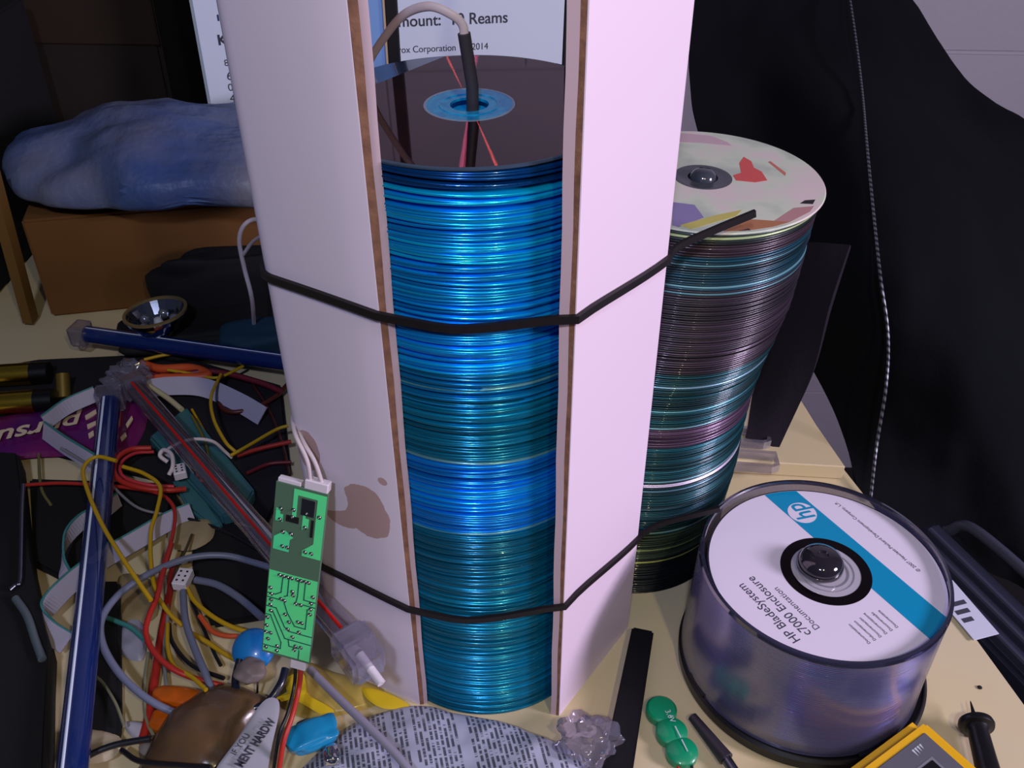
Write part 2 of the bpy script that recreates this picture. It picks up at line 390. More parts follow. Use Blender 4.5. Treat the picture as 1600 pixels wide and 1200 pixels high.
def panel(path, sgn, label, stain=False):
    r = empty('cardboard_panel', (0, 0, 0)); tag(r, label, 'cardboard')
    wm = M_white
    if stain:
        wm = bpy.data.materials.new('white_card_stained'); wm.use_nodes = True; nt = wm.node_tree; b = nt.nodes['Principled BSDF']
        b.inputs['Roughness'].default_value = 0.62
        tc = nt.nodes.new('ShaderNodeTexCoord'); nz = nt.nodes.new('ShaderNodeTexNoise'); nz.inputs['Scale'].default_value = 70; nz.inputs['Detail'].default_value = 6
        nt.links.new(tc.outputs['Object'], nz.inputs['Vector'])
        def blob(cx, cz, r_, sz=1.0):
            sp = nt.nodes.new('ShaderNodeSeparateXYZ'); nt.links.new(tc.outputs['Object'], sp.inputs[0])
            def mth(op, a, b_=None, c_=None):
                n = nt.nodes.new('ShaderNodeMath'); n.operation = op
                for idx, v in enumerate((a, b_, c_)):
                    if v is None: continue
                    if isinstance(v, (int, float)): n.inputs[idx].default_value = v
                    else: nt.links.new(v, n.inputs[idx])
                return n.outputs[0]
            dx = mth('SUBTRACT', sp.outputs[0], cx); dz = mth('MULTIPLY', mth('SUBTRACT', sp.outputs[2], cz), sz)
            d = mth('SQRT', mth('ADD', mth('MULTIPLY', dx, dx), mth('MULTIPLY', dz, dz)))
            d = mth('ADD', d, mth('MULTIPLY', mth('SUBTRACT', nz.outputs['Fac'], 0.5), r_ * 0.55))
            return mth('LESS_THAN', d, r_), mth
        S, mth = blob(-0.0665, 0.134, 0.0130, 0.85); S2, _ = blob(-0.0785, 0.1245, 0.0085, 1.3); S3, _ = blob(-0.0915, 0.160, 0.006, 0.5); S4, _ = blob(-0.0560, 0.158, 0.0022)
        cut, _ = blob(-0.0855, 0.1385, 0.0115, 0.9)
        s = mth('MAXIMUM', mth('MULTIPLY', mth('MAXIMUM', S, S2), mth('SUBTRACT', 1.0, cut)), mth('MAXIMUM', S3, S4))
        mx = nt.nodes.new('ShaderNodeMix'); mx.data_type = 'RGBA'; mx.inputs[6].default_value = (*lin((226, 214, 232)), 1); mx.inputs[7].default_value = (*lin((176, 140, 132)), 1)
        nt.links.new(mth('MULTIPLY', s, 0.85), mx.inputs[0]); nt.links.new(mx.outputs[2], b.inputs['Base Color'])
    d = sgn
    obj('outer_liner', layer(path, 0, d * 0.0005, 0.0, HT, 24, 0.0, 0, -d * .0004), wm, r, True)
    obj('corrugated_core', layer(path, d * 0.0005, d * 0.0023, 0.0, HT, 24, 0.0002, -d * .0004, -d * (.0030 if d < 0 else .0022)), M_core, r)
    obj('inner_liner', layer(path, d * 0.0023, d * 0.0042, 0.0, HT, 24, 0.0002, -d * (.0030 if d < 0 else .0022), -d * (.0055 if d < 0 else .0056)), M_whitein, r, True)
    return r
panel(Lp, -1, 'white cardboard panel with a round brown stain left of the tall disc stack', True)
panel(Rp, 1, 'clean bright white cardboard panel right of the tall disc stack')

# black uprights seen behind the stack
for (pa, pb, lab) in ((603, 622, 'black upright strip behind the stack, left one, beside the blue flap'), (881, 905, 'black upright strip behind the stack, right one, beside right panel')):
    a = YP(pa, 40, 0.52); b = YP(pb, 40, 0.52)
    tag(obj('upright_strip', bbox_bm((a.x, 0.52, 0.0002), (b.x, 0.524, 0.42), 0.0005, 1), M_blackmat), lab, 'strip')

a = YP(556, 40, 0.535); b = YP(604, 40, 0.535)
bcd = empty('blue_card', (a.x, .535, 0)); tag(bcd, 'pale blue card with a beige edge behind the white cable, left of the upright strip', 'card')
obj('sheet', bbox_bm((0, 0, 0.0002), (b.x - a.x - .0014, .002, .352), 0), mat('blue_sheet', (120, 160, 214), .6), bcd)
obj('edge', bbox_bm((b.x - a.x - .0014, -.0003, 0.0002), (b.x - a.x, .0023, .352), 0), mat('beige_edge', (206, 176, 140), .7), bcd)
# straps round the column
def hull(pts):
    pts = sorted(set((round(p[0], 6), round(p[1], 6)) for p in pts))
    def half(ps):
        h_ = []
        for p in ps:
            while len(h_) >= 2 and (h_[-1][0] - h_[-2][0]) * (p[1] - h_[-2][1]) - (h_[-1][1] - h_[-2][1]) * (p[0] - h_[-2][0]) <= 0: h_.pop()
            h_.append(p)
        return h_
    a = half(pts); b = half(pts[::-1]); return a[:-1] + b[:-1]
def strap(zfun, hgt, lab, tail):
    zc = zfun(0, 0.33)
    pts = [(p.x, p.y) for p in list(Lp) + list(Rp)] + [(CX + (RD + .0005) * math.cos(a), CY + (RD + .0005) * math.sin(a)) for a in [2 * PI * k / 60 for k in range(60)]]
    H_ = hull(pts); path = []
    cxm = sum(p[0] for p in H_) / len(H_); cym = sum(p[1] for p in H_) / len(H_)
    N = len(H_); dense = []
    for i in range(N):
        a, b = Vector(H_[i]), Vector(H_[(i + 1) % N]); L_ = (b - a).length; k = max(1, int(L_ / 0.01))
        for j in range(k): dense.append(a.lerp(b, j / k))
    for p in dense:
        v = Vector((p.x - cxm, p.y - cym)); q = p + v.normalized() * 0.0012
        z = zfun(q.x, q.y); path.append(Vector((q.x + lean_x(z), q.y, z)))
    for _ in range(3):
        zs_ = [p.z for p in path]; n_ = len(path)
        for k in range(n_): path[k].z = (zs_[k - 1] + 2 * zs_[k] + zs_[(k + 1) % n_]) / 4
    r = empty('black_strap', (0, 0, 0)); tag(r, lab, 'strap')
    bm = bmesh.new(); sweep(bm, path, rect(0.0018, hgt), closed=True, up=(0, 0, 1)); obj('loop', bm, M_rubber, r)
    bm = bmesh.new(); sweep(bm, smooth_path(tail, 6), rect(0.0016, hgt), up=(0, 0, 1)); obj('tail', bm, M_rubber, r)
def strap_z(samples):
    # height of the strap: through the measured points across the front, straight across the rear
    S = sorted((p.x, p.z) for p in samples)
    def f(x, y):
        if y > 0.372: t = (x - S[0][0]) / (S[-1][0] - S[0][0]); return S[0][1] + (S[-1][1] - S[0][1]) * min(1, max(0, t))
        if x <= S[0][0]: return S[0][1]
        for a, b in zip(S, S[1:]):
            if x <= b[0]:
                t = (x - a[0]) / (b[0] - a[0]); return a[1] + (b[1] - a[1]) * t
        return S[-1][1]
    return f
def plane_z(samples):
    # fit z = a + b x + c y through three samples
    m_ = Matrix([(1, s[0], s[1]) for s in samples]); v = m_.inverted() @ Vector([s[2] for s in samples])
    return lambda x, y: v[0] + v[1] * x + v[2] * y
s1 = [YP(428, 432, 0.327), YP(585, 491, 0.3035), YP(650, 505, 0.3000), YP(700, 513, 0.2975), YP(760, 516, 0.2972), YP(830, 508, 0.2978), YP(893, 491, 0.2975), YP(1046, 402, 0.360)]
s2 = [YP(503, 882, 0.327), YP(640, 953, 0.3035), YP(690, 965, 0.2990), YP(750, 969, 0.2972), YP(820, 961, 0.2978), YP(880, 940, 0.2975), YP(999, 838, 0.360)]
z1f = strap_z(s1); z2f = strap_z(s2)
t1 = [YP(1044, 403, 0.3615), YP(1062, 384, 0.366), YP(1110, 362, 0.372), YP(1180, 333, 0.38)]
t2 = [YP(998, 838, 0.3605), YP(1030, 820, 0.362), YP(1080, 806, 0.362), YP(1125, 795, 0.362)]
strap(z1f, 0.0034, 'upper black strap round the cardboard panels with its tail over the rear stack', t1)
strap(z2f, 0.0032, 'lower black strap round the cardboard panels near the table', t2)

# ================================================================= rear stack
RX, RY, RZ = 0.0935, 0.4430, 0.2425
def rear_off(z): 
    t = 1 - z / RZ
    return -0.0185 * min(1, t * 1.6) - 0.0015 * math.sin(z * 60)
nrear = int(RZ / 0.00128)
NIND = 299 - 1 - 1 - ndisc
me_r = me_disc.copy(); me_r.materials.clear(); me_r.materials.append(objcolor_mat('rear_disc_polycarbonate', 0.34, 0.3, 0.2))
def rear_col(z):
    t = 1 - z / RZ
    c = (8, 34, 44)
    for lim, cc in [(.03, (30, 44, 44)), (.055, (48, 36, 46)), (.13, (10, 52, 66)), (.2, (40, 34, 44)), (.33, (46, 36, 48)), (.47, (8, 58, 66)), (.53, (70, 52, 72)), (.57, (10, 70, 80)), (.8, (10, 58, 66)), (.88, (40, 56, 40)), (1.1, (8, 18, 22))]:
        if t < lim: c = cc; break
    k = random.choice([.7, .9, 1, 1.15, 1.3])
    return tuple(v * k for v in c)
whites = {int(nrear * (1 - t)): c for t, c in [(.012, (170, 190, 140)), (.07, (90, 150, 160)), (.12, (100, 150, 160)), (.135, (80, 130, 140)), (.36, (120, 160, 176)), (.425, (90, 150, 160)), (.475, (110, 160, 170)), (.60, (60, 140, 150)), (.625, (100, 150, 160)), (.638, (226, 214, 240)), (.645, (226, 214, 240)), (.66, (90, 130, 150)), (.71, (110, 150, 160)), (.74, (90, 130, 140)), (.79, (110, 160, 160)), (.85, (130, 150, 90)), (.89, (170, 180, 90))]}
bm_rest = bmesh.new(); rest_cols = []
vcol = {}
rest_me = []
for i in range(nrear - 1):
    z = 0.0008 + i * 0.00128
    c = whites.get(i) or rear_col(z)
    loc = (RX + rear_off(z) + random.uniform(-.0004, .0004), RY + random.uniform(-.0004, .0004), z)
    if i >= nrear - 1 - NIND:
        o = bpy.data.objects.new('compact_disc', me_r); C.objects.link(o); o.location = loc; o.color = (*lin(c), 1)
        tag(o, 'dark-edged compact disc in the upper part of the rear leaning stack', 'disc', 'discs of the rear stack')
    else: rest_me.append((loc, lin(c)))
def stuff_discs(name, items, R, label, metal, rough, group, seg=96, rmin=0.0075):
    bm = bmesh.new(); layc = bm.loops.layers.color.new('dye')
    for loc, c in items:
        h_ = 0.0006; pr = [(rmin, -h_), (R - 0.0005, -h_), (R - .00015, -h_ * .65), (R, 0), (R - .00015, h_ * .65), (R - 0.0005, h_), (rmin, h_)]
        f0 = len(bm.faces); lathe(bm, pr, seg, closed=True, M=None); bm.faces.ensure_lookup_table()
        vs = set()
        for f in bm.faces[f0:]:
            for l in f.loops: l[layc] = (*[v ** (1 / 2.2) for v in c], 1)
            vs.update(f.verts)
        for v in vs: v.co += Vector(loc)
    m = bpy.data.materials.new(name + '_dye'); m.use_nodes = True; nt = m.node_tree; b = nt.nodes['Principled BSDF']
    a = nt.nodes.new('ShaderNodeVertexColor'); a.layer_name = 'dye'; nt.links.new(a.outputs[0], b.inputs['Base Color'])
    b.inputs['Metallic'].default_value = metal; b.inputs['Roughness'].default_value = rough; b.inputs['Coat Weight'].default_value = 0.3; b.inputs['Coat Roughness'].default_value = 0.05
    o = obj(name, bm, m, None, True); tag(o, label, 'discs', group, 'stuff'); return o
stuff_discs('compact_discs', rest_me, RD, 'lower teal and dark discs of the rear leaning stack, below its upper part', 0.6, 0.35, 'discs of the rear stack')
# printed top disc
zt = 0.0008 + (nrear - 1) * 0.00128
rd = empty('compact_disc', (RX, RY, zt)); tag(rd, 'printed pale green and pink disc on top of the rear stack', 'disc')
m = bpy.data.materials.new('faded_print'); m.use_nodes = True; nt = m.node_tree; b = nt.nodes['Principled BSDF']; b.inputs['Roughness'].default_value = 0.4
tc = nt.nodes.new('ShaderNodeTexCoord'); nz = nt.nodes.new('ShaderNodeTexNoise'); nz.inputs['Scale'].default_value = 28; nz.inputs['Detail'].default_value = 3
r = nt.nodes.new('ShaderNodeValToRGB'); cr_ = r.color_ramp
cr_.elements[0].position = 0.38; cr_.elements[0].color = (*lin((176, 186, 172)), 1); cr_.elements[1].position = 0.62; cr_.elements[1].color = (*lin((216, 200, 198)), 1)
e = cr_.elements.new(0.5); e.color = (*lin((202, 210, 190)), 1)
nt.links.new(tc.outputs['Object'], nz.inputs['Vector']); nt.links.new(nz.outputs['Fac'], r.inputs[0]); nt.links.new(r.outputs[0], b.inputs['Base Color'])
bm = bmesh.new(); lathe(bm, [(0.0145, -h), (RD - .0005, -h), (RD, 0), (RD - .0005, h), (0.0145, h)], 128, closed=True); obj('printed_face', bm, m, rd)
bm = bmesh.new(); lathe(bm, [(0.0075, -h), (0.0144, -h), (0.0144, h * 1.2), (0.0125, h * 1.2), (0.012, h), (0.0075, h)], 64, closed=True); obj('hub', bm, mat('grey_hub', (110, 112, 120), 0.15, 0.7), rd, True)
def patch(name, pts, col, parent, zoff):
    bm = bmesh.new(); vs = []
    for px, py in pts:
        p = G(px, py, zt + h); q = Vector((p.x - RX, p.y - RY)); 
        if q.length > RD - .002: q *= (RD - .002) / q.length
        vs.append((q.x, q.y))
    prism(bm, vs, h - .0001, h + zoff); obj(name, bm, mat(name + '_ink', col, 0.4), parent)
patch('red_print', [(1155, 255), (1162, 245), (1174, 252), (1178, 262), (1190, 268), (1199, 282), (1180, 285), (1150, 282), (1145, 274), (1158, 270)], (206, 84, 80), rd, .00006)
patch('red_streak', [(1200, 253), (1204, 252), (1228, 270), (1227, 275)], (196, 110, 96), rd, .00006)
patch('purple_print', [(1052, 316), (1085, 320), (1100, 340), (1060, 356), (1050, 352)], (134, 122, 168), rd, .00006)
patch('purple_print', [(1095, 366), (1130, 360), (1128, 374), (1098, 373)], (130, 112, 170), rd, .00007)
patch('yellow_print', [(1062, 352), (1120, 336), (1160, 328), (1150, 338), (1080, 360)], (190, 180, 96), rd, .00008)
patch('brown_print', [(1140, 350), (1160, 342), (1195, 344), (1240, 350), (1220, 364), (1180, 374), (1135, 372)], (168, 112, 76), rd, .00006)
patch('dark_print', [(1155, 362), (1170, 357), (1176, 363), (1162, 367)], (60, 36, 40), rd, .00009)
patch('pink_print', [(1210, 345), (1240, 325), (1272, 322), (1270, 332), (1244, 352)], (176, 130, 130), rd, .00007)
patch('black_print', [(1258, 313), (1274, 312), (1270, 319), (1250, 318)], (20, 20, 20), rd, .00009)
patch('pink_print', [(1064, 208), (1110, 212), (1136, 222), (1144, 228), (1100, 224), (1062, 222)], (196, 168, 176), rd, .00007)
bm = bmesh.new(); lathe(bm, [(0, 0.0045), (0.004, 0.0042), (0.006, 0.0025), (0.0068, 0), (0.0068, -0.02), (0, -0.02)], 32, M=Matrix.Translation((RX, RY, zt)))
tag(obj('spindle_post', bm, mat('smoke_plastic', (60, 64, 74), 0.15, coat=0.6), None, True), 'smoky spindle tip in the hub of the printed disc', 'spindle')

# ================================================================= spindle box with printed disc
HX, HY, HZ = 0.1623, 0.3353, 0.0751
sb = empty('disc_spindle_box', (HX, HY, 0)); tag(sb, 'round black-based disc box with clear cover at the front right of the table', 'disc box')
bm = bmesh.new(); lathe(bm, [(0, 0.0005), (0.0655, 0.0005), (0.0665, 0.0015), (0.0668, 0.0075), (0.0655, 0.0088), (0.0648, 0.0088), (0.0648, 0.006), (0.0625, 0.006), (0.0625, 0.0095), (0, 0.0095)], 128); obj('base', bm, M_black, sb, True)
for a in range(4):
    M4 = Matrix.Rotation(a * PI / 2 + 0.35, 4, 'Z'); obj('lock_tab', bbox_bm((0.0628, -0.008, 0.0072), (0.0655, 0.008, 0.0105), 0.0005, 1, M4), M_black, sb)
bm = bmesh.new(); lathe(bm, [(0, 0.0095), (0.0034, 0.0095), (0.0034, 0.0766), (0.0100, 0.0768), (0.0116, 0.0790), (0.0114, 0.0820), (0.0098, 0.0850), (0.0066, 0.0868), (0.0028, 0.0872), (0.0022, 0.0862), (0, 0.0861)], 48, M=Matrix.Translation((-.0035, .0005, 0))); obj('knob', bm, mat('smoke_knob', (36, 32, 40), 0.08, coat=1.0), sb, True)
M4 = Matrix.Translation((-0.0015, 0.001, 0))
bm = bmesh.new(); lathe(bm, [(0.0640, 0.0085), (0.0632, 0.03), (0.0628, 0.0775), (0.0622, 0.0795), (0.0612, 0.0800), (0.0609, 0.0790), (0.0617, 0.0770), (0.0621, 0.03), (0.0629, 0.0085)], 128, closed=True, M=M4)
obj('clear_cover', bm, M_cover, sb, True)
bm = bmesh.new(); lathe(bm, [(0.0624, 0.0772), (0.0630, 0.0784), (0.0624, 0.0803), (0.0608, 0.0808), (0.0604, 0.0796), (0.0612, 0.0780)], 128, closed=True, M=M4)
obj('cover_rim', bm, clear_plastic('cover_rim_plastic', (150, 150, 175), 0.6, 0.05, 0.35, (70, 70, 90)), sb, True)
items = []
for i in range(50):
    z = 0.0102 + 0.0006 + i * 0.00127
    if z > HZ - 0.0016: break
    c = random.choice([(86, 84, 140), (70, 92, 138), (96, 80, 136), (60, 78, 128), (78, 100, 134)]); items.append(((HX + random.uniform(-.0002, .0002), HY, z), lin(c)))
o = stuff_discs('compact_discs', items, RD, 'purple-blue discs seen through the clear wall of the round disc box', 0.9, 0.28, 'discs in the round box', 128, 0.008)
hd = empty('compact_disc', (HX, HY, HZ)); tag(hd, 'white disc with a teal stripe and hp logo on top of the round box', 'disc')
ang = math.radians(121); 
def disc_ring(name, r0, r1, z0, z1, m_):
    bm = bmesh.new(); lathe(bm, [(r0, z0), (r1, z0), (r1, z1), (r0, z1)], 128, closed=True); return obj(name, bm, m_, hd, True)
disc_ring('printed_face', 0.0228, 0.0592, -h, h, M_label)
disc_ring('clear_rim', 0.0592, 0.0600, -h, h * .8, mat('dark_rim', (40, 40, 52), 0.1, coat=1))
disc_ring('mirror_band', 0.0175, 0.0229, -h, h * 1.25, mat('dark_mirror_band', (30, 24, 28), 0.12, 0.7))
disc_ring('hub', 0.0076, 0.0175, -h, h * .9, mat('hub_frosted', (176, 172, 184), 0.12, coat=1.0))
disc_ring('hub_ring', 0.0108, 0.0116, h * .9, h * 1.6, mat('hub_ridge', (130, 128, 140), 0.1, coat=1.0))
disc_ring('hub_ring', 0.0139, 0.0144, h * .9, h * 1.5, mat('hub_ridge_faint', (150, 148, 160), 0.1, coat=1.0))
TF = Matrix.Rotation(ang, 4, 'Z')
def loc2(u, w_, zz): return TF @ Matrix.Translation((u, w_, zz))
# stripe: chord band clipped by the printed ring
w0, w1, Ro, Ri = -0.0290, -0.0113, 0.0590, 0.0230
bm = bmesh.new(); top = []; N = 160
prevs = None
us = [(-1 + 2 * k / N) for k in range(N + 1)]
rows = 40
grid = []
for j in range(rows + 1):
    w_ = w0 + (w1 - w0) * j / rows; um = math.sqrt(Ro * Ro - w_ * w_)
    grid.append([(um * q, w_) for q in us])
V = {}
for j in range(rows):
    for k in range(N):
        q = [grid[j][k], grid[j][k + 1], grid[j + 1][k + 1], grid[j + 1][k]]
        if min(math.hypot(*p) for p in q) < 0.0218: continue
        vs = [V.setdefault(kk, bm.verts.new((p[0], p[1], h + .00008))) for kk, p in zip([(j, k), (j, k + 1), (j + 1, k + 1), (j + 1, k)], q)]
        bm.faces.new(vs)
bmesh.ops.delete(bm, geom=[v for v in bm.verts if not v.link_faces], context='VERTS')
bm.transform(TF); obj('teal_stripe', bm, M_hpblue, hd)
bm = bmesh.new(); lathe(bm, [(0, h + .00016), (0.0078, h + .00016), (0.0078, h + .00006)], 48, M=loc2(0.037, -0.0195, 0)); lg = obj('logo', bm, M_label, hd); lg['label'] = 'white round hp logo'
text_mesh('hp', 0.0150, loc2(0.037, -0.0240, h + .0002), 'CENTER', .00003, 'logo_letters', M_hpblue, lg, bold=0.00022, shear=0.32, xs=0.85)
def dl(body, size, u, w_, bold=0.0, xs=1.0, nm='lettering', align='LEFT'):
    return text_mesh(body, size, loc2(u, w_, h + .0001), align, .00002, nm, M_hptext, hd, bold=bold, xs=xs)
dl('HP BladeSystem', 0.0068, -0.0262, 0.0425, 0, .92)
dl('c7000 Enclosure', 0.0068, -0.0258, 0.0350, 0, .92)
dl('Documentation', 0.0048, -0.0255, 0.0292, -0.00003, .98)
dl('© 2007 Hewlett-Packard Development Company, L.P.', 0.0028, -0.0245, -0.0425, 0, .95)
for k, s in enumerate(('Documentation', 'Dokumentation', 'Documentación', 'Documentazione', 'Documentação', 'Documentatie')):
    dl(s, 0.0021, -0.0440, 0.0150 - 0.0038 * k)

# ================================================================= inverter circuit board
pb = YP(446, 1028, 0.2900); pt = YP(472, 762, 0.3120)
px_ = (YP(486, 1030, 0.2880) - YP(408, 1026, 0.2920)).normalized()
up_ = (pt - pb).normalized(); PH = (pt - pb).length; PW = (YP(486, 1030, 0.2895) - YP(407, 1026, 0.2905)).length
_x = (px_ - up_ * px_.dot(up_)).normalized(); FB = frame(pb, _x, up_)
pc = empty('circuit_board', pb); tag(pc, 'green lamp inverter circuit board hanging in front of the stained panel', 'circuit board')
def onb(bm): bm.transform(Matrix.Translation(-pb) @ FB); return bm
def pcb(u, v, ww, hh): return (u - 0.5) * PW, v * PH
obj('substrate', onb(bbox_bm((-PW / 2, 0, -0.0016), (PW / 2, PH, 0), 0.0002, 1)), M_pcb, pc)
# solder-masked copper, u 0..1 across, v 0..1 up
def tr_poly(pts, name='copper_area', zt_=0.00012, m_=M_trace):
    bm = bmesh.new(); prism(bm, [((u - 0.5) * PW, v * PH) for u, v in pts], -0.0001, zt_); return obj(name, onb(bm), m_, pc)
tr_poly([(.36, .83), (.36, .985), (.985, .985), (.985, .63), (.62, .63), (.62, .66), (.82, .71), (.82, .955), (.44, .955), (.44, .83)])
tr_poly([(.05, .63), (.36, .63), (.36, .70), (.42, .715), (.25, .745), (.05, .70)])
tr_poly([(.05, .86), (.13, .86), (.13, .83), (.19, .83), (.19, .79), (.05, .79)])
tr_poly([(.57, .87), (.62, .87), (.62, .84), (.69, .84), (.69, .79), (.57, .775)])
tr_poly([(.02, .015), (.985, .015), (.985, .505), (.02, .505)], 'copper_field', 0.0001)
tr_poly([(.25, .80), (.50, .80), (.50, .835), (.25, .835)], 'slot', .0002, M_slot)
tr_poly([(.735, .745), (.79, .745), (.79, .84), (.735, .84)], 'slot', .0002, M_slot)
bm = bbox_bm(((.52 - .5) * PW, .855 * PH, -.0001), ((.78 - .5) * PW, .945 * PH, .0003), .0001, 1); obj('metal_pad', onb(bm), M_steel, pc)
M_gap = mat('pcb_gap', (26, 88, 84), 0.5)
gaps = [[(.30, .49), (.29, .39), (.18, .37), (.02, .37)], [(.42, .49), (.42, .38), (.36, .37)], [(.62, .49), (.62, .39), (.60, .35), (.98, .35)], [(.75, .49), (.75, .38), (.98, .38)],
        [(.02, .345), (.35, .345), (.45, .28), (.62, .21), (.84, .21), (.84, .33)], [(.02, .29), (.22, .29), (.42, .19), (.52, .17), (.98, .17)], [(.15, .27), (.45, .12), (.98, .12)],
        [(.02, .24), (.12, .24), (.38, .09), (.38, .02 + .03), (.02, .05)], [(.52, .12), (.55, .08), (.75, .08)], [(.76, .07), (.76, .015)]]
for g in gaps:
    bm = bmesh.new(); pth = [Vector(((u - .5) * PW, v * PH, .00012)) for u, v in g]
    for a, b in zip(pth, pth[1:]):
        d = (b - a); n = Vector((-d.y, d.x, 0)).normalized() * .00028; dn = d.normalized() * .0002
        vs = [bm.verts.new(p) for p in (a - n - dn, b - n + dn, b + n + dn, a + n - dn)]; bm.faces.new(vs)
    r_ = bmesh.ops.extrude_face_region(bm, geom=bm.faces[:]); bmesh.ops.translate(bm, vec=(0, 0, .00006), verts=[v for v in r_['geom'] if isinstance(v, bmesh.types.BMVert)])
    obj('track_gap', onb(bm), M_gap, pc)
pads = [(.14, .86), (.14, .80), (.38, .87), (.37, .83), (.64, .87), (.63, .79), (.88, .865), (.22, .735), (.38, .735), (.23, .655), (.33, .655), (.68, .655), (.80, .655),
        (.23, .487), (.31, .487), (.39, .487), (.47, .487), (.58, .487), (.66, .487), (.74, .487), (.81, .487), (.07, .40), (.10, .365), (.10, .33), (.10, .30), (.12, .265), (.30, .35), (.37, .345), (.60, .345), (.70, .345),
        (.51, .41), (.53, .39), (.92, .41), (.90, .37), (.90, .335), (.90, .305), (.41, .265), (.50, .225), (.68, .24), (.76, .24), (.06, .22), (.06, .17), (.06, .13), (.15, .13), (.11, .09), (.49, .18), (.72, .18), (.60, .14), (.68, .09), (.79, .09), (.66, .065), (.31, .06), (.31, .03), (.08, .035)]
bmp = bmesh.new(); lathe(bmp, [(0, .0006), (.0004, .0005), (.00066, .00012)], 12); nf_ = len(bmp.faces); lathe(bmp, [(.00066, .00012), (.00105, .00008), (.00105, 0)], 12)
for f_ in list(bmp.faces)[nf_:]: f_.material_index = 1
me_pad = bpy.data.meshes.new('solder_joint'); bmp.to_mesh(me_pad); bmp.free(); me_pad.materials.append(M_solder); me_pad.materials.append(mat('solder_ring', (24, 44, 40), 0.4))
for p in me_pad.polygons: p.use_smooth = True
for u, v in pads:
    o = bpy.data.objects.new('solder_joint', me_pad); C.objects.link(o); o.parent = pc
    o.matrix_local = Matrix.Translation(-pb) @ FB @ Matrix.Translation(((u - .5) * PW, v * PH, .0001))
obj('white_edge_block', onb(bbox_bm((-PW * .47, PH, -.0035), (-PW * .03, PH + .002, -.0002), .0002, 1)), M_conn, pc)
def header(u0, u1, v0, v1, nm='connector'):
    o = obj(nm, onb(bbox_bm(((u0 - .5) * PW, v0 * PH, -.005), ((u1 - .5) * PW, v1 * PH, -.0002), .0004, 1)), M_conn, pc); return o
c1 = header(.53, .98, .995, 1.045); c2 = header(.60, .92, -.055, .002)
onbP = lambda u, v, z: FB @ Vector(((u - .5) * PW, v * PH, z))
# leads of the board
def wire(pts, r, m_, lab, name='wire', cat='wire', group=None, n=8):
    o = obj(name, tube_bm(pts, r, n), m_, None, True); tag(o, lab, cat, group); return o
wa = [onbP(.62, 1.02, -.0025), YP(480, 720, .3155), YP(462, 680, .322), YP(457, 655, .335), YP(462, 640, .345)]
wb = [onbP(.85, 1.02, -.0025), YP(492, 722, .3155), YP(474, 690, .322), YP(462, 660, .335), YP(468, 642, .345)]
wire(wa, .0010, M_ww, 'white lead above the green circuit board, left of its pair', 'lead', 'wire')
wire(wb, .0010, M_ww, 'white lead above the green circuit board, right of its pair', 'lead', 'wire')
wire([onbP(.80, -.03, -.0025), YP(467, 1075, .285), YP(456, 1120, .272), YP(443, 1160, .262), YP(434, 1215, .252)], .0013, M_wr, 'thick red wire running down from the green circuit board')
wire([onbP(.68, -.03, -.0025), YP(460, 1070, .286), YP(450, 1112, .274), YP(436, 1150, .264), YP(426, 1215, .254)], .0009, M_wk, 'black wire beside the red one under the green circuit board')

# ================================================================= background
def carton(name, cx, cy, z0, L, W_, H_, yaw, m_, lab, cat='carton', bw_=.002):
    r = empty(name, (cx, cy, z0), yaw); tag(r, lab, cat)
    obj('body', bbox_bm((-L / 2, -W_ / 2, 0), (L / 2, W_ / 2, H_), bw_, 2), m_, r); return r
bc = carton('brown_carton', -0.185, 0.810, 0.0005, 0.46, 0.17, 0.090, math.radians(13), M_brown, 'wide brown cardboard carton at the back carrying the blue bag', 'carton')
o = obj('tape', bbox_bm((-.02, -.0855, .0), (.03, -.0848, .0905), 0), mat('brown_tape', (84, 56, 22), .4), bc)
zc = 0.1085
pl = YP(313, 100, 0.86); pr_ = YP(960, 60, 0.90)
L_ = 0.40; yaw = math.radians(11); pcc = Vector((pl.x, .86, 0)) + Matrix.Rotation(yaw, 4, 'Z') @ Vector((L_ / 2, .14, 0))
wc = empty('paper_carton', (pcc.x, pcc.y, zc), yaw); tag(wc, 'pale grey copy paper carton with printed label behind the disc stacks', 'carton')
obj('body', bbox_bm((-L_ / 2, -.14, 0), (L_ / 2, .14, .24), .003), M_carton, wc)
def face_text(body, px, py, capmm, parent=wc, m_=M_ink, xs=1.0, bold=0):
    d = ray(px, py); # hit the tilted front face
    n = Vector((math.sin(yaw), -math.cos(yaw), 0)); p0 = Vector((pcc.x, pcc.y, zc)) + n * .14
    o_ = Vector((0, 0, CAM_H)); t = (p0 - o_).dot(n) / d.dot(n); hit = o_ + d * t
    lx = Matrix.Rotation(-yaw, 4, 'Z') @ (hit - Vector((pcc.x, pcc.y, zc)))
    return text_mesh(body, capmm / 1000 * 1.38, Matrix.Translation((lx.x, -.1403, lx.z)) @ Matrix.Rotation(PI / 2, 4, 'X'), 'LEFT', .00002, 'lettering', m_, parent, xs=xs, bold=bold)
face_text('mount:  10 Reams', 622, 42, 10.6, xs=.95, bold=.00015)
face_text('rox Corporation  ©  2014', 622, 83, 6.4, xs=.9)
face_text('K', 341, 70, 9.0, m_=M_ink, bold=.0004); face_text('I', 340, 32, 5, m_=M_blueink, bold=.0004)
face_text('8', 351, 103, 6); face_text('6', 355, 125, 8); face_text('0', 357, 142, 7); face_text('4', 360, 160, 8)
db = carton('dark_carton', -0.08, 1.05, 0.0005, 0.38, 0.15, 0.1075, 0, mat('dark_brown_carton', (46, 34, 24), .85), 'dark low carton hidden behind, carrying the pale paper carton', 'carton')
dc = carton('dark_crate', -0.60, 0.80, 0.0005, 0.30, 0.20, 0.20, 0, M_blackmat, 'black crate at the far left edge behind the ochre stick', 'crate')
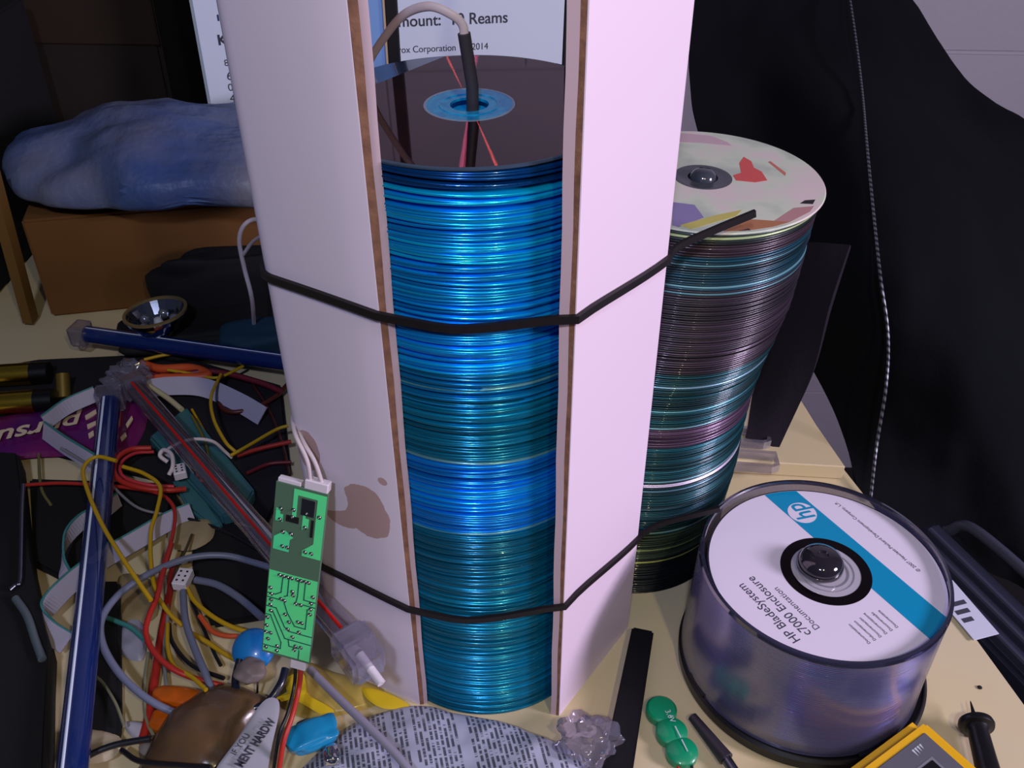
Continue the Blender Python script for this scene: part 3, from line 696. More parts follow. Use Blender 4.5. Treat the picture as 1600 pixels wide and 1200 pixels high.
# blue plastic bag lying on the carton
bm = bmesh.new(); bmesh.ops.create_icosphere(bm, subdivisions=5, radius=1)
ba = YP(205, 285, 0.74)
from mathutils import noise as mnoise
for v in bm.verts:
    p = v.co.copy(); sx = 1.0
    q = Vector((math.copysign(abs(p.x) ** .7, p.x) * .172, math.copysign(abs(p.y) ** .8, p.y) * .085, math.copysign(abs(p.z) ** .8, p.z) * (.030 if p.z > 0 else .020)))
    n_ = mnoise.noise(q * 14 + Vector((3, 1, 0))) * .012 + mnoise.noise(Vector((q.x * 30, q.y * 55, q.z * 30))) * .006
    q += p.normalized() * n_
    if p.y < 0 and p.x < -.1: q.z -= .022 * (-p.y) * (-p.x)
    v.co = q
bm.transform(Matrix.Translation((-.240, .755, .1180)) @ Matrix.Rotation(math.radians(9), 4, 'Z'))
tag(obj('plastic_bag', bm, M_bag, None, True), 'slack blue and grey plastic bag lying on the brown carton', 'bag')
# dark wooden shelf unit upper left
sh = empty('dark_cabinet', (-.60, .96, -.75)); tag(sh, 'very dark wooden cabinet filling the upper left background', 'cabinet')
obj('body', bbox_bm((-.40, -.03, 0), (.255, .12, 1.15), .004), M_darkwood, sh)
obj('shelf_edge', bbox_bm((-.40, -.033, .90), (.255, -.03, 1.10), .001), mat('dark_wood_edge', (40, 26, 14), .8), sh)
a = G(50, 506, 0.0); b = YP(-14, 270, .665)
tag(obj('wooden_stick', (lambda bm: (sweep(bm, [a + Vector((0, 0, .004)), b], rect(.008, .012)), bm)[1])(bmesh.new()), mat('ochre_wood', (104, 74, 24), .7)), 'thin ochre wooden stick leaning at the far left edge', 'slat')

# black cloth
def coons(rows, nu=50, nv=60, fn=None):
    """grid through rows of control points (each row same length)"""
    R_ = [smooth_path(r, max(1, nu // (len(r) - 1))) for r in rows]; m_ = len(R_[0]); cols = [smooth_path([R_[k][j] for k in range(len(R_))], max(1, nv // (len(R_) - 1))) for j in range(m_)]
    bm = bmesh.new(); vs = [[bm.verts.new((fn(cols[j][i], i, j) if fn else cols[j][i])) for i in range(len(cols[0]))] for j in range(m_)]
    for j in range(m_ - 1):
        for i in range(len(cols[0]) - 1): bm.faces.new((vs[j][i], vs[j + 1][i], vs[j + 1][i + 1], vs[j][i + 1]))
    return bm
rows = [[YP(1352, 830, .487), YP(1400, 850, .490), YP(1470, 868, .49), YP(1560, 900, .48), YP(1640, 950, .46), YP(1760, 1060, .44)],
        [YP(1302, 640, .575), YP(1370, 650, .55), YP(1450, 680, .53), YP(1540, 720, .51), YP(1620, 770, .50), YP(1760, 860, .50)],
        [YP(1180, 420, .68), YP(1300, 430, .60), YP(1400, 440, .57), YP(1510, 470, .56), YP(1610, 500, .57), YP(1760, 560, .58)],
        [YP(1090, 200, .80), YP(1200, 210, .78), YP(1330, 215, .72), YP(1440, 240, .70), YP(1560, 270, .72), YP(1760, 330, .74)],
        [YP(1078, 40, .92), YP(1150, 40, .93), YP(1270, 50, .92), YP(1400, 100, .90), YP(1502, 157, .90), YP(1600, 186, .88)],
        [YP(1074, -120, 1.0), YP(1140, -120, 1.0), YP(1220, -110, 1.0), YP(1340, -70, 1.0), YP(1428, 0, 1.0), YP(1500, 150, .96)]]
def cf(p, i, j):
    return p + Vector((.0, -1, .3)) * (mnoise.noise(Vector((p.x * 22, p.z * 7, p.y * 6))) * .010 + mnoise.noise(p * 45) * .003)
bm = coons(rows, 50, 60, cf)
bmesh.ops.recalc_face_normals(bm, faces=bm.faces); bmesh.ops.solidify(bm, geom=bm.faces[:], thickness=.003)
jk = empty('black_jacket', (.45, .7, -.75)); tag(jk, 'large black cloth jacket draped at the right with a thin pale piping', 'cloth')
o = obj('cloth', bm, M_cloth, jk, True); o.location = (-.45, -.7, .75)
pp = [YP(1316, -15, .955), YP(1328, 70, .88), YP(1337, 150, .80), YP(1343, 230, .705), YP(1352, 330, .635), YP(1362, 430, .575), YP(1374, 520, .55), YP(1371, 600, .525), YP(1357, 690, .51), YP(1347, 775, .478)]
pp = [p + Vector((0, -.013, .008)) for p in pp]
m = bpy.data.materials.new('piping'); m.use_nodes = True; nt = m.node_tree; b = nt.nodes['Principled BSDF']; b.inputs['Roughness'].default_value = .35; b.inputs['Metallic'].default_value = .6
tc = nt.nodes.new('ShaderNodeTexCoord'); wv = nt.nodes.new('ShaderNodeTexWave'); wv.wave_type = 'BANDS'; wv.bands_direction = 'DIAGONAL'; wv.inputs['Scale'].default_value = 90
r = nt.nodes.new('ShaderNodeValToRGB'); r.color_ramp.elements[0].color = (*lin((20, 24, 30)), 1); r.color_ramp.elements[1].color = (*lin((130, 130, 140)), 1)
nt.links.new(tc.outputs['Object'], wv.inputs['Vector']); nt.links.new(wv.outputs['Fac'], r.inputs[0]); nt.links.new(r.outputs[0], b.inputs['Base Color'])
o = obj('piping', tube_bm(pp, .0011, 8), m, jk, True); o.location = (-.45, -.7, .75)
# stiff dark flap hanging in front of it
fr = [[YP(1165, 682, .515), YP(1190, 690, .512), YP(1216, 698, .51)], [YP(1190, 560, .545), YP(1232, 570, .53), YP(1270, 585, .52)], [YP(1218, 470, .57), YP(1258, 475, .55), YP(1300, 480, .535)], [YP(1228, 380, .60), YP(1275, 380, .575), YP(1330, 385, .56)]]
bm = coons(fr, 12, 30); bmesh.ops.recalc_face_normals(bm, faces=bm.faces); bmesh.ops.solidify(bm, geom=bm.faces[:], thickness=.003)
o = obj('flap', bm, M_flap, jk, True); o.location = (-.45, -.7, .75)

# clear plastic clips on the rear board
for k, (px, py, s) in enumerate(((1168, 700, .9), (1180, 738, 1.0))):
    p = G(px, py, .012); bm = bmesh.new(); 
    sweep(bm, [Vector((-.022, 0, .004)), Vector((.010, 0, .004)), Vector((.014, .002, .004)), Vector((.014, .014, .004)), Vector((-.022, .014, .004))], rect(.003, .006), up=(0, 0, 1)); bm.transform(Matrix.Translation(p) @ Matrix.Rotation(-.1, 4, 'Z'))
    tag(obj('plastic_clip', bm, M_acryl), ('clear plastic clip on the rear board, nearer the dark flap' if k == 0 else 'clear plastic clip on the rear board, nearer the round disc box'), 'clip')

# black case with sticker to the right of the table
ks = empty('black_case', (.32, .41, -.03)); tag(ks, 'black ridged plastic case with a white sticker right of the table edge', 'case')
yawk = math.radians(-22)
Mk = Matrix.Rotation(math.radians(22), 4, 'Z')
obj('body', bbox_bm((-.034, -.075, -.05), (.012, .075, -.004), .003, 2, Mk), mat('slate_plastic', (40, 42, 58), .4), ks)
for q in range(3): obj('ridge', bbox_bm((-.028 + q * .012, -.07, -.005), (-.024 + q * .012, .07, 0), .001, 1, Mk), mat('ridge_plastic', (54, 56, 74), .4), ks)
obj('handle_bar', (lambda bm: (sweep(bm, smooth_path([Mk @ Vector((.016, .07, -.01)), Mk @ Vector((.022, .05, .004)), Mk @ Vector((.022, -.05, .004)), Mk @ Vector((.016, -.08, -.012))], 8), circ(.004, 10)), bm)[1])(bmesh.new()), mat('bar_plastic', (62, 64, 78), .35), ks, True)
st = empty('white_sticker', G(1503, 950, .002)); st.rotation_euler = (0, 0, math.radians(17)); tag(st, 'small white printed sticker poking out behind the round disc box', 'sticker')
obj('paper', bbox_bm((-.0085, -.022, -.0004), (.0085, .020, .0002), .0001, 1), mat('sticker_paper', (200, 204, 222), .5), st)
for k in range(3): obj('print_bar', bbox_bm((-.006, -.010 + k * .006, .0002), (.001 + k * .002, -.007 + k * .006, .0004)), M_ink, st)

# ================================================================= front right tools
# black bar
pA, pB, pC_, pD = G(988, 978, .010), G(1022, 985, .010), G(985, 1230, .010), G(934, 1230, .010)
bm = bmesh.new(); prism(bm, [(p.x, p.y) for p in (pA, pB, pC_, pD)], .0004, .010); bevel(bm, .001, 2)
tag(obj('black_bar', bm, M_black), 'flat black bar lying between the tall stack and green cells', 'bar')
# coin cells
gc = empty('coin_cell_pack', G(1050, 1140, 0)); tag(gc, 'green sleeved pack of three button cells beside the round disc box', 'battery')
cs = [G(1034, 1106, .0065), G(1050, 1140, .0065), G(1066, 1171, .0065)]
for k, p in enumerate(cs):
    bm = bmesh.new(); rr = .0081; lathe(bm, [(0, .0004), (rr - .001, .0004), (rr, .0012), (rr, .0055), (rr - .0012, .0066), (0, .0068 + .0003 * k)], 40, M=Matrix.Translation(p - gc.location - Vector((0, 0, .0065)))); obj('cell', bm, M_green, gc, True)
d_ = (cs[2] - cs[0]).normalized(); F2 = frame(cs[0] - gc.location + Vector((.002, .000, .0007)), d_, d_.cross(Vector((0, 0, -1))))
for k, s in enumerate(('3.6V', '——', '——')): text_mesh(s, .0042, Matrix.Translation((0, 0, .0)) @ F2 @ Matrix.Translation((.002 + .009 * k, -.0015, .0005)), 'LEFT', .00004, 'print', M_silver, gc) if k == 0 else obj('print', (lambda bm: (box(bm, (0, 0, 0), (.007, .0006, .0002), F2 @ Matrix.Translation((.004 + .008 * k, -.0005, .0004))), bm)[1])(bmesh.new()), M_silver, gc)
for k, (dx, m_) in enumerate(((-.003, M_wr), (.004, M_wk))):
    p = cs[2] - gc.location; obj('lead', tube_bm([p + Vector((dx, -.006, -.003)), p + Vector((dx + .001, -.012, -.0045)), p + Vector((dx + .002, -.022, -.0055))], .0008), m_, gc, True)
# screwdriver-like tool beside the box
a, b = G(1082, 1120, .004), G(1135, 1186, .0045); c_ = G(1160, 1225, .005)
sd = empty('screwdriver', a); tag(sd, 'black screwdriver between the green cells and the round disc box', 'screwdriver')
bm = bmesh.new(); sweep(bm, [a - a, (b - a)], circ(.0036, 16), scale=lambda t: .7 + .4 * t); obj('handle', bm, mat('dark_grip', (46, 42, 50), .4), sd, True)
bm = bmesh.new(); sweep(bm, [(b - a) - (b - a).normalized() * .002, (c_ - a)], circ(.0028, 14)); obj('collar', bm, M_steel, sd, True)
# multimeter
mc = G(1440, 1112, .026); e1 = (G(1318, 1202, .026) - mc).normalized(); e2 = (G(1545, 1183, .026) - mc).normalized()
e2 = Vector((-e1.y, e1.x, 0)); e2 = e2 if e2.dot(G(1545, 1183, .026) - mc) > 0 else -e2
mmt = empty('multimeter', (mc.x, mc.y, 0)); tag(mmt, 'yellow multimeter with a grey face at the lower right corner', 'multimeter')
F3 = frame((0, 0, 0), e2, -e1)   # x along the short top side, y away from the body
ltop = .075; llen = .13
def mbox(u0, u1, v0, v1, z0, z1, bw_=.001, seg=2):
    return bbox_bm((u0, -v1, z0), (u1, -v0, z1), bw_, seg, F3)
obj('holster', mbox(0, ltop, 0, llen, .0005, .026, .005, 4), M_yellow, mmt, True)
obj('face', mbox(.0085, ltop - .0085, .0090, llen - .009, .0255, .0268, .0004, 1), M_grey, mmt)
dsp = obj('display', mbox(.020, ltop - .015, .0185, .058, .0262, .0274, .0005, 1), M_black, mmt)
obj('display_frame', mbox(.0185, ltop - .0135, .0170, .0595, .0262, .0270, .0004, 1), mat('light_grey', (120, 120, 130), .5), mmt)
obj('dial', (lambda bm: (lathe(bm, [(.016, .0268), (.016, .031), (.014, .032), (0, .032)], 40, M=F3 @ Matrix.Translation((ltop / 2, -.085, 0))), bm)[1])(bmesh.new()), M_black, mmt, True)
tv = F3 @ Matrix.Translation((.0165, -.053, .0269)) @ Matrix.Rotation(PI / 2, 4, 'Z')
text_mesh('VMMA', .0062, tv, 'LEFT', .00005, 'lettering', M_silver, mmt, xs=.8)
bm = bmesh.new()
for k in range(4):
    q = .0018 * k; vs = [bm.verts.new(F3 @ (Vector(p) + Vector((.003, -.003, 0)))) for p in ((.0085, -.0200 + q, .0270), (.0125 - .0004 * k, -.0196 + q, .0270), (.0085, -.0186 + q, .0270))]; bm.faces.new(vs)
obj('emblem', bm, M_silver, mmt)
# test probe
pc_ = G(1525, 1130, .010); pe = G(1558, 1260, .010); dr = (pe - pc_).normalized()
pr0 = empty('test_probe', pc_); tag(pr0, 'black test probe with a needle tip right of the yellow multimeter', 'probe')
Mz = frame((0, 0, 0), dr.cross(Vector((0, 0, 1))), Vector((0, 0, 1)))  # z axis -> along probe
zax = Mz.to_3x3() @ Vector((0, 0, 1)); 
if zax.dot(dr) < 0: Mz = Mz @ Matrix.Rotation(PI, 4, 'Y')
bm = bmesh.new(); lathe(bm, [(0, -.0025), (.006, -.0022), (.0085, -.0008), (.0090, .001), (.0085, .0025), (.006, .0032), (.0052, .006), (.0056, .02), (.0066, .045), (.0066, .06), (0, .06)], 32, M=Mz); obj('handle', bm, M_black, pr0, True)
bm = bmesh.new(); lathe(bm, [(0, -.014), (.0004, -.0125), (.0011, -.006), (.0014, -.002), (0, -.002)], 16, M=Mz); obj('needle_tip', bm, mat('dark_tip', (30, 26, 28), .4, .5), pr0, True)
# little dark speck on the board
p = G(1531, 1074, .0006); bm = bmesh.new(); bmesh.ops.create_icosphere(bm, subdivisions=2, radius=.0013, matrix=Matrix.Translation(p) @ Matrix.Diagonal((1, 1, .5, 1))); tag(obj('dark_crumb', bm, M_blackmat, None, True), 'tiny dark crumb on the bare board right of the round box', 'crumb')

# crumpled clear plastic piece
def lump(c, r, m_, name, lab, cat, sq=(1, 1, .6), seed=0, amp=.35, fr=120):
    bm = bmesh.new(); bmesh.ops.create_icosphere(bm, subdivisions=4, radius=1)
    for v in bm.verts:
        n_ = 1 + amp * mnoise.noise(v.co * (fr * r) + Vector((seed, 2 * seed, 0))) ; v.co = Vector((v.co.x * sq[0], v.co.y * sq[1], v.co.z * sq[2])) * r * n_
    zmin = min(v.co.z for v in bm.verts); bm.transform(Matrix.Translation((c.x, c.y, c.z - zmin)))
    return tag(obj(name, bm, m_, None, True), lab, cat)
q = G(918, 1168, .004); q.z = .0006
lump(q, .0135, M_acryl, 'plastic_lump', 'crumpled clear plastic connector at the right end of the printed bag', 'plastic', (1.1, 1.0, .6), 3, .5, 200)

# printed white bag: thin crumpled film with rows of small print
def print_mat(name, base, ink, ang_, rows_, dens=0.5):
    m = bpy.data.materials.new(name); m.use_nodes = True; nt = m.node_tree; b = nt.nodes['Principled BSDF']; b.inputs['Roughness'].default_value = .35; b.inputs['Coat Weight'].default_value = .2
    tc = nt.nodes.new('ShaderNodeTexCoord'); mp = nt.nodes.new('ShaderNodeMapping'); mp.inputs['Rotation'].default_value = (0, 0, ang_)
    nt.links.new(tc.outputs['Object'], mp.inputs['Vector'])
    sx = nt.nodes.new('ShaderNodeSeparateXYZ'); nt.links.new(mp.outputs[0], sx.inputs[0])
    def mth(op, a, b_=None):
        n = nt.nodes.new('ShaderNodeMath'); n.operation = op
        for idx, v in enumerate((a, b_)):
            if v is None: continue
            if isinstance(v, (int, float)): n.inputs[idx].default_value = v
            else: nt.links.new(v, n.inputs[idx])
        return n.outputs[0]
    row = mth('MULTIPLY', sx.outputs[0], rows_); fr_ = mth('FRACT', row); fl = mth('FLOOR', row)
    inrow = mth('LESS_THAN', fr_, 0.55)
    cb = nt.nodes.new('ShaderNodeCombineXYZ'); nt.links.new(fl, cb.inputs[0]); nt.links.new(mth('MULTIPLY', sx.outputs[1], rows_ * 0.45), cb.inputs[1])
    wn = nt.nodes.new('ShaderNodeTexNoise'); wn.inputs['Scale'].default_value = 1.0; wn.inputs['Detail'].default_value = 8; wn.inputs['Roughness'].default_value = .75; nt.links.new(cb.outputs[0], wn.inputs['Vector'])
    cb2 = nt.nodes.new('ShaderNodeCombineXYZ'); nt.links.new(mth('MULTIPLY', fl, 7.3), cb2.inputs[0])
    wn2 = nt.nodes.new('ShaderNodeTexNoise'); wn2.inputs['Scale'].default_value = 1.0; nt.links.new(cb2.outputs[0], wn2.inputs['Vector'])
    on = mth('GREATER_THAN', wn.outputs['Fac'], 1 - dens); line = mth('GREATER_THAN', wn2.outputs['Fac'], .42)
    f = mth('MULTIPLY', mth('MULTIPLY', on, inrow), mth('MULTIPLY', line, .85))
    mx = nt.nodes.new('ShaderNodeMix'); mx.data_type = 'RGBA'; mx.inputs[6].default_value = (*lin(base), 1); mx.inputs[7].default_value = (*lin(ink), 1)
    nt.links.new(f, mx.inputs[0]); nt.links.new(mx.outputs[2], b.inputs['Base Color']); return m
M_print = print_mat('printed_film', (172, 176, 196), (44, 46, 58), math.radians(-14), 400, .52)
def film(outline, z0, amp, m_, name, lab, cat, fr=40, seed=0, dome=.004, div=26, group=None, thick=.0003):
    """crumpled sheet inside an outline of points on the table"""
    pts = [Vector((p.x, p.y)) for p in outline]
    cx = sum(p.x for p in pts) / len(pts); cy = sum(p.y for p in pts) / len(pts); c0 = Vector((cx, cy))
    ring = smooth_path([Vector((p.x, p.y, 0)) for p in pts], 5, True); bm = bmesh.new(); N_ = len(ring); K = div; prev = None
    for k in range(1, K + 1):
        s = k / K; cur = []
        for p in ring:
            x = cx + (p.x - cx) * s; y = cy + (p.y - cy) * s
            z = z0 + dome * (1 - s ** 4) + amp * (.5 + mnoise.noise(Vector((x * fr, y * fr, seed)))) + amp * .4 * mnoise.noise(Vector((x * fr * 3, y * fr * 3, seed + 4)))
            if s > .92: z = z0 + (z - z0) * (1 - s) / .08
            cur.append(bm.verts.new((x, y, max(z, z0))))
        if prev:
            for i in range(N_): bm.faces.new((prev[i], prev[(i + 1) % N_], cur[(i + 1) % N_], cur[i]))
        else:
            bm.faces.new(cur)
        prev = cur
    bmesh.ops.recalc_face_normals(bm, faces=bm.faces); bmesh.ops.solidify(bm, geom=bm.faces[:], thickness=thick)
    return tag(obj(name, bm, m_, None, True), lab, cat, group)
film([G(x, y, .002) for x, y in ((470, 1240), (500, 1170), (560, 1125), (640, 1104), (720, 1116), (800, 1135), (880, 1168), (940, 1200), (930, 1260), (700, 1290))], .0012, .004, M_print, 'printed_bag', 'white printed plastic bag with rows of small text in front of the stack', 'bag', 30, 5, .008)
film([G(x, y, .0235) for x, y in ((330, 1215), (372, 1150), (410, 1095), (432, 1090), (436, 1110), (425, 1160), (405, 1240), (350, 1260))], .0225, .001, mat('label_film', (172, 172, 182), .4), 'printed_label', 'white label strip with bold capitals on the brown antistatic bag', 'label', 30, 8, .0006, 10)
LB = bpy.data.objects['printed_label']
a, b = G(378, 1200, .0252), G(440, 1114, .0252); dx = (b - a); F5 = frame(a, dx, Vector((0, 0, 1)).cross(dx))
text_mesh('MENT HARDW', .0066, F5, 'LEFT', .00005, 'lettering', M_ink, LB, bold=.0002, xs=.62)
F6 = frame(a + F5.to_3x3() @ Vector((.004, .0068, 0)), dx, Vector((0, 0, 1)).cross(dx)); text_mesh('IF YOU', .0048, F6, 'LEFT', .00005, 'lettering', M_ink, LB, xs=.8)
film([G(x, y, .002) for x, y in ((215, 1230), (245, 1150), (300, 1100), (340, 1072), (400, 1085), (432, 1105), (395, 1160), (350, 1240))], .0012, .005, M_static, 'antistatic_bag', 'brown translucent antistatic bag at the lower left', 'bag', 30, 2, .015)
film([G(x, y, .001) for x, y in ((430, 1085), (470, 1035), (520, 1050), (560, 1060), (600, 1078), (590, 1100), (530, 1118), (470, 1120))], .0008, .002, mat('clear_yellow_film', (168, 146, 70), .3, coat=.4), 'yellow_bag', 'yellowish clear plastic bag under the grey cable', 'bag', 40, 11, .003)
for k, (pts, lab) in enumerate((([(446, 1060), (474, 1052), (480, 1085), (520, 1108), (512, 1120), (480, 1104), (452, 1085)], 'bright yellow paper strip behind the red wire under the circuit board'), ([(566, 1068), (602, 1076), (640, 1098), (600, 1102), (572, 1086)], 'bright yellow paper scrap at the foot of the stained panel'))):
    film([G(x, y, .008) for x, y in pts], .0078 if k == 0 else .0050, .0006, M_ysheet, 'yellow_paper', lab, 'paper', 40, 3 + k, .0006, 6)

# ================================================================= left clutter
def slab(pxs, z, m_, name, lab, cat, bw_=.002, z0=.0004):
    bm = bmesh.new(); prism(bm, [(G(x, y, z).x, G(x, y, z).y) for x, y in pxs], z0, z); bevel(bm, bw_, 2); return tag(obj(name, bm, m_, None, True), lab, cat)
slab([(-60, 700), (28, 705), (45, 870), (74, 1000), (68, 1260), (-60, 1260)], .020, M_blackmat, 'black_plate', 'flat black plate along the lower left edge', 'lid')
slab([(138, 905), (186, 905), (188, 1130), (180, 1162), (134, 1160)], .008, M_blackmat, 'black_foam_strip', 'black foam strip right of the front blue lamp tube', 'foam')
slab([(45, 745), (265, 752), (292, 800), (150, 860), (100, 905), (52, 880)], .006, M_blackmat, 'black_tray', 'black plastic tray under the ribbon cables at left', 'tray')
slab([(300, 800), (430, 830), (425, 960), (330, 975), (300, 900)], .006, M_blackmat, 'black_pouch', 'black pouch under the wires beside the circuit board', 'pouch')
slab([(60, 560), (270, 550), (440, 600), (455, 740), (410, 830), (250, 745), (40, 700), (-30, 640), (-30, 575)], .004, mat('dark_mat', (22, 20, 26), .8), 'dark_mat', 'thin dark mat under the batteries and the magenta pack', 'mat')
# black pouch with carton behind
def blob(cpx, cz, half, m_, name, lab, cat, seed, rz=0, amp=.25):
    bm = bmesh.new(); bmesh.ops.create_icosphere(bm, subdivisions=4, radius=1)
    for v in bm.verts:
        p = v.co; q = Vector([math.copysign(abs(p[i]) ** .65, p[i]) * half[i] for i in range(3)]); v.co = q * (1 + amp * mnoise.noise(p * 1.6 + Vector((seed, 0, seed))))
    bm.transform(Matrix.Rotation(rz, 4, 'Z')); zmin = min(v.co.z for v in bm.verts); bm.transform(Matrix.Translation((cpx.x, cpx.y, cz - zmin))); return tag(obj(name, bm, m_, None, True), lab, cat)
blob(Vector((-.218, .684, 0)), .0006, (.074, .014, .031), M_blackmat, 'black_pouch', 'upright black pouch against the front of the brown carton', 'pouch', 6, .18)
blob(Vector((-.240, .648, 0)), .0006, (.080, .030, .0105), mat('black_nylon', (14, 13, 12), .8), 'black_pouch', 'flat black nylon pouch under the reflector lamp', 'pouch', 4, .3)
blob(Vector((-.185, .622, 0)), .0006, (.042, .018, .017), mat('dark_teal_cloth', (18, 54, 74), .8), 'teal_cloth', 'dark teal folded cloth left of the stained panel', 'cloth', 9, .2)
blob(G(400, 528, .01), .0045, (.034, .010, .006), mat('dark_ochre', (70, 44, 14), .7), 'ochre_cloth', 'dark ochre cloth strip above the rear blue tube', 'cloth', 5, -.1)
# halogen reflector
rp = G(243, 489, .042); rf = empty('reflector_lamp', (rp.x, rp.y, rp.z)); tag(rf, 'small silvery faceted reflector lamp lying face up on the black pouch', 'lamp')
Mt = Matrix.Scale(.93, 4) @ Matrix.Rotation(math.radians(-5), 4, 'Y') @ Matrix.Rotation(math.radians(-3), 4, 'X')
bm = bmesh.new(); sg = 24
lathe(bm, [(.0045, -.022), (.010, -.017), (.018, -.010), (.0235, -.002), (.0252, .001), (.0258, .0), (.024, -.004), (.018, -.0125), (.010, -.0195), (.004, -.0245)], sg, closed=True, M=Mt); obj('reflector', bm, mat('mirror_glass', (150, 155, 165), .12, 1.0), rf)
bm = bmesh.new(); lathe(bm, [(.0236, .0005), (.0262, .0005), (.0262, .0022), (.0236, .0022)], 48, closed=True, M=Mt); obj('rim', bm, mat('glass_rim', (120, 104, 70), .2, coat=.8), rf, True)
bm = bmesh.new(); lathe(bm, [(0, -.004), (.003, -.005), (.004, -.009), (.004, -.020), (0, -.020)], 16, M=Mt); obj('capsule', bm, mat('glass_capsule', (190, 195, 205), .05, coat=1), rf, True)
for q in range(5):
    a_ = q * 1.25 + .3; p = Mt @ Vector((.0135 * math.cos(a_), .0135 * math.sin(a_), -.008)); bm = bmesh.new(); bmesh.ops.create_uvsphere(bm, u_segments=14, v_segments=8, radius=.0042, matrix=Matrix.Translation(p)); obj('led', bm, mat('led_lens', (200, 205, 215), .04, .9), rf, True)
# batteries (gold)
for k, (p0, p1, lab) in enumerate((((-25, 590), (52, 585), 'gold cylinder battery at the left edge, the farther one'), ((-25, 634), (58, 628), 'gold cylinder battery at the left edge, nearer the magenta pack'))):
    a, b = G(*p0, .012), G(*p1, .012); d = (b - a).normalized(); r = empty('battery', a); tag(r, lab, 'battery', 'gold batteries')
    bm = bmesh.new(); sweep(bm, [Vector((0, 0, 0)), (b - a) * .98], circ(.0085, 28)); obj('gold_sleeve', bm, M_gold, r, True)
    bm = bmesh.new(); sweep(bm, [(b - a) * .98, (b - a) + d * .012], circ(.0083, 28)); obj('dark_end', bm, M_cell, r, True)
    r.location.z = .0130
a, b = G(98, 585, .016), G(100, 622, .004); bm = bmesh.new(); sweep(bm, [Vector((0, 0, 0)), b - a], circ(.005, 16))
o = obj('brass_spacer', bm, mat('dull_brass', (120, 100, 40), .45, .5), None, True); o.location = a; tag(o, 'short dull brass spacer behind the bent ribbon cable', 'spacer')
# magenta pack
F7o = G(110, 662, .010)
film([G(x, y, .006) for x, y in ((-20, 660), (60, 640), (150, 618), (225, 625), (228, 660), (205, 700), (150, 708), (60, 712), (-20, 715))], .0045, .002, M_magenta, 'magenta_packet', 'magenta foil snack packet with upside down cream lettering', 'packet', 40, 6, .006)
MP = bpy.data.objects['magenta_packet']
a, b = G(128, 646, .0140), G(4, 672, .0140); dx = b - a; F8 = frame(a, dx, Vector((0, 0, 1)).cross(dx))
text_mesh('pursuit', .024, F8, 'LEFT', .0001, 'lettering', M_cream, MP, bold=.0004, shear=.25, xs=1.0)
obj('orange_print', (lambda bm: (prism(bm, [(G(x, y, .0125).x, G(x, y, .0125).y) for x, y in ((182, 655), (190, 640), (188, 665), (180, 672))], .0118, .0128), bm)[1])(bmesh.new()), M_wo, MP)
for pts in (((133, 650), (150, 640), (151, 646), (134, 656)), ((136, 664), (150, 658), (150, 664), (137, 670)), ((138, 678), (146, 673), (147, 680), (139, 685)), ((196, 664), (206, 650), (208, 655), (199, 669)), ((188, 684), (196, 676), (198, 681), (190, 690))):
    obj('small_print', (lambda bm: (prism(bm, [(G(x, y, .0118).x, G(x, y, .0118).y) for x, y in pts], .0112, .0122), bm)[1])(bmesh.new()), M_cream, MP)
# CCFL tubes
def lamp_tube(a, b, r, mo, mi, lab, endblock=True):
    a = Vector(a); b = Vector(b); d = (b - a).normalized(); root = empty('lamp_tube', a); tag(root, lab, 'lamp tube')
    bm = bmesh.new(); sweep(bm, [Vector(), b - a], circ(r, 28)); obj('acrylic_tube', bm, mo, root, True)
    bm = bmesh.new(); sweep(bm, [d * .003, (b - a) - d * .003], circ(r * .15, 12)); obj('lamp_rod_streak', bm, mi, root, True); root.children[-1].location = (-r * .33, 0, r * .86)  # red rod of the clear tube; on blue tubes a highlight streak made as geometry
    if endblock:
        for (p, q) in ((Vector(), -1), (b - a, 1)):
            M_ = frame(p, d, Vector((0, 0, 1)).cross(d)); s = r * 1.25
            bm = bmesh.new(); box(bm, (-.006, -s, -s), (.007, s, s)); bevel(bm, .0015, 2)
            for v in bm.verts: v.co += Vector((1, 1, 1)) * mnoise.noise(v.co * 300 + a * 9) * .0008
            if q < 0: bm.transform(Matrix.Translation((-.005, 0, 0)))
            else: bm.transform(Matrix.Translation((.004, 0, 0)))
            bm.transform(M_); obj('end_cap', bm, M_acryl, root, True)
    return root
zA = .026
lamp_tube(G(172, 628, zA), G(104, 1290, zA), .0073, M_acrylblue, M_tubestreak, 'blue acrylic lamp tube running down the left side toward the camera')
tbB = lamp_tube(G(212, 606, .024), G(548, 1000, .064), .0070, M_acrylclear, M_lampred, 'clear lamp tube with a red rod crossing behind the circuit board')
lamp_tube(G(135, 522, .022), G(620, 590, .022), .0068, M_acrylblue, M_tubestreak, 'blue acrylic lamp tube lying at the back, running behind the stained panel')
# white pin of tube B's end block
pa = G(562, 1022, .066); pb2 = G(596, 1068, .062); bm = bmesh.new(); sweep(bm, [Vector(), (pb2 - pa) * .6, pb2 - pa], circ(.0022, 12)); box(bm, (0, 0, 0), (.001, .001, .001), Matrix.Translation(pb2 - pa))
o = obj('end_pin', bm, M_conn, tbB, True); o.location = pa - tbB.location
o = obj('end_block', bbox_bm((-.010, -.009, -.009), (.014, .009, .009), .002, 2, frame(G(556, 1015, .064) - tbB.location, G(596, 1068, .062) - G(556, 1015, .064), Vector((1, 1, 0)))), M_acryl, tbB, True)
# cluster of clear end pieces
lump(Vector((G(200, 588, .02).x, G(200, 588, .02).y, .0045)), .014, M_acryl, 'plastic_lump', 'clear plastic clip where the front blue tube and the clear tube meet', 'plastic', (1.2, .9, .9), 6, .5, 200)
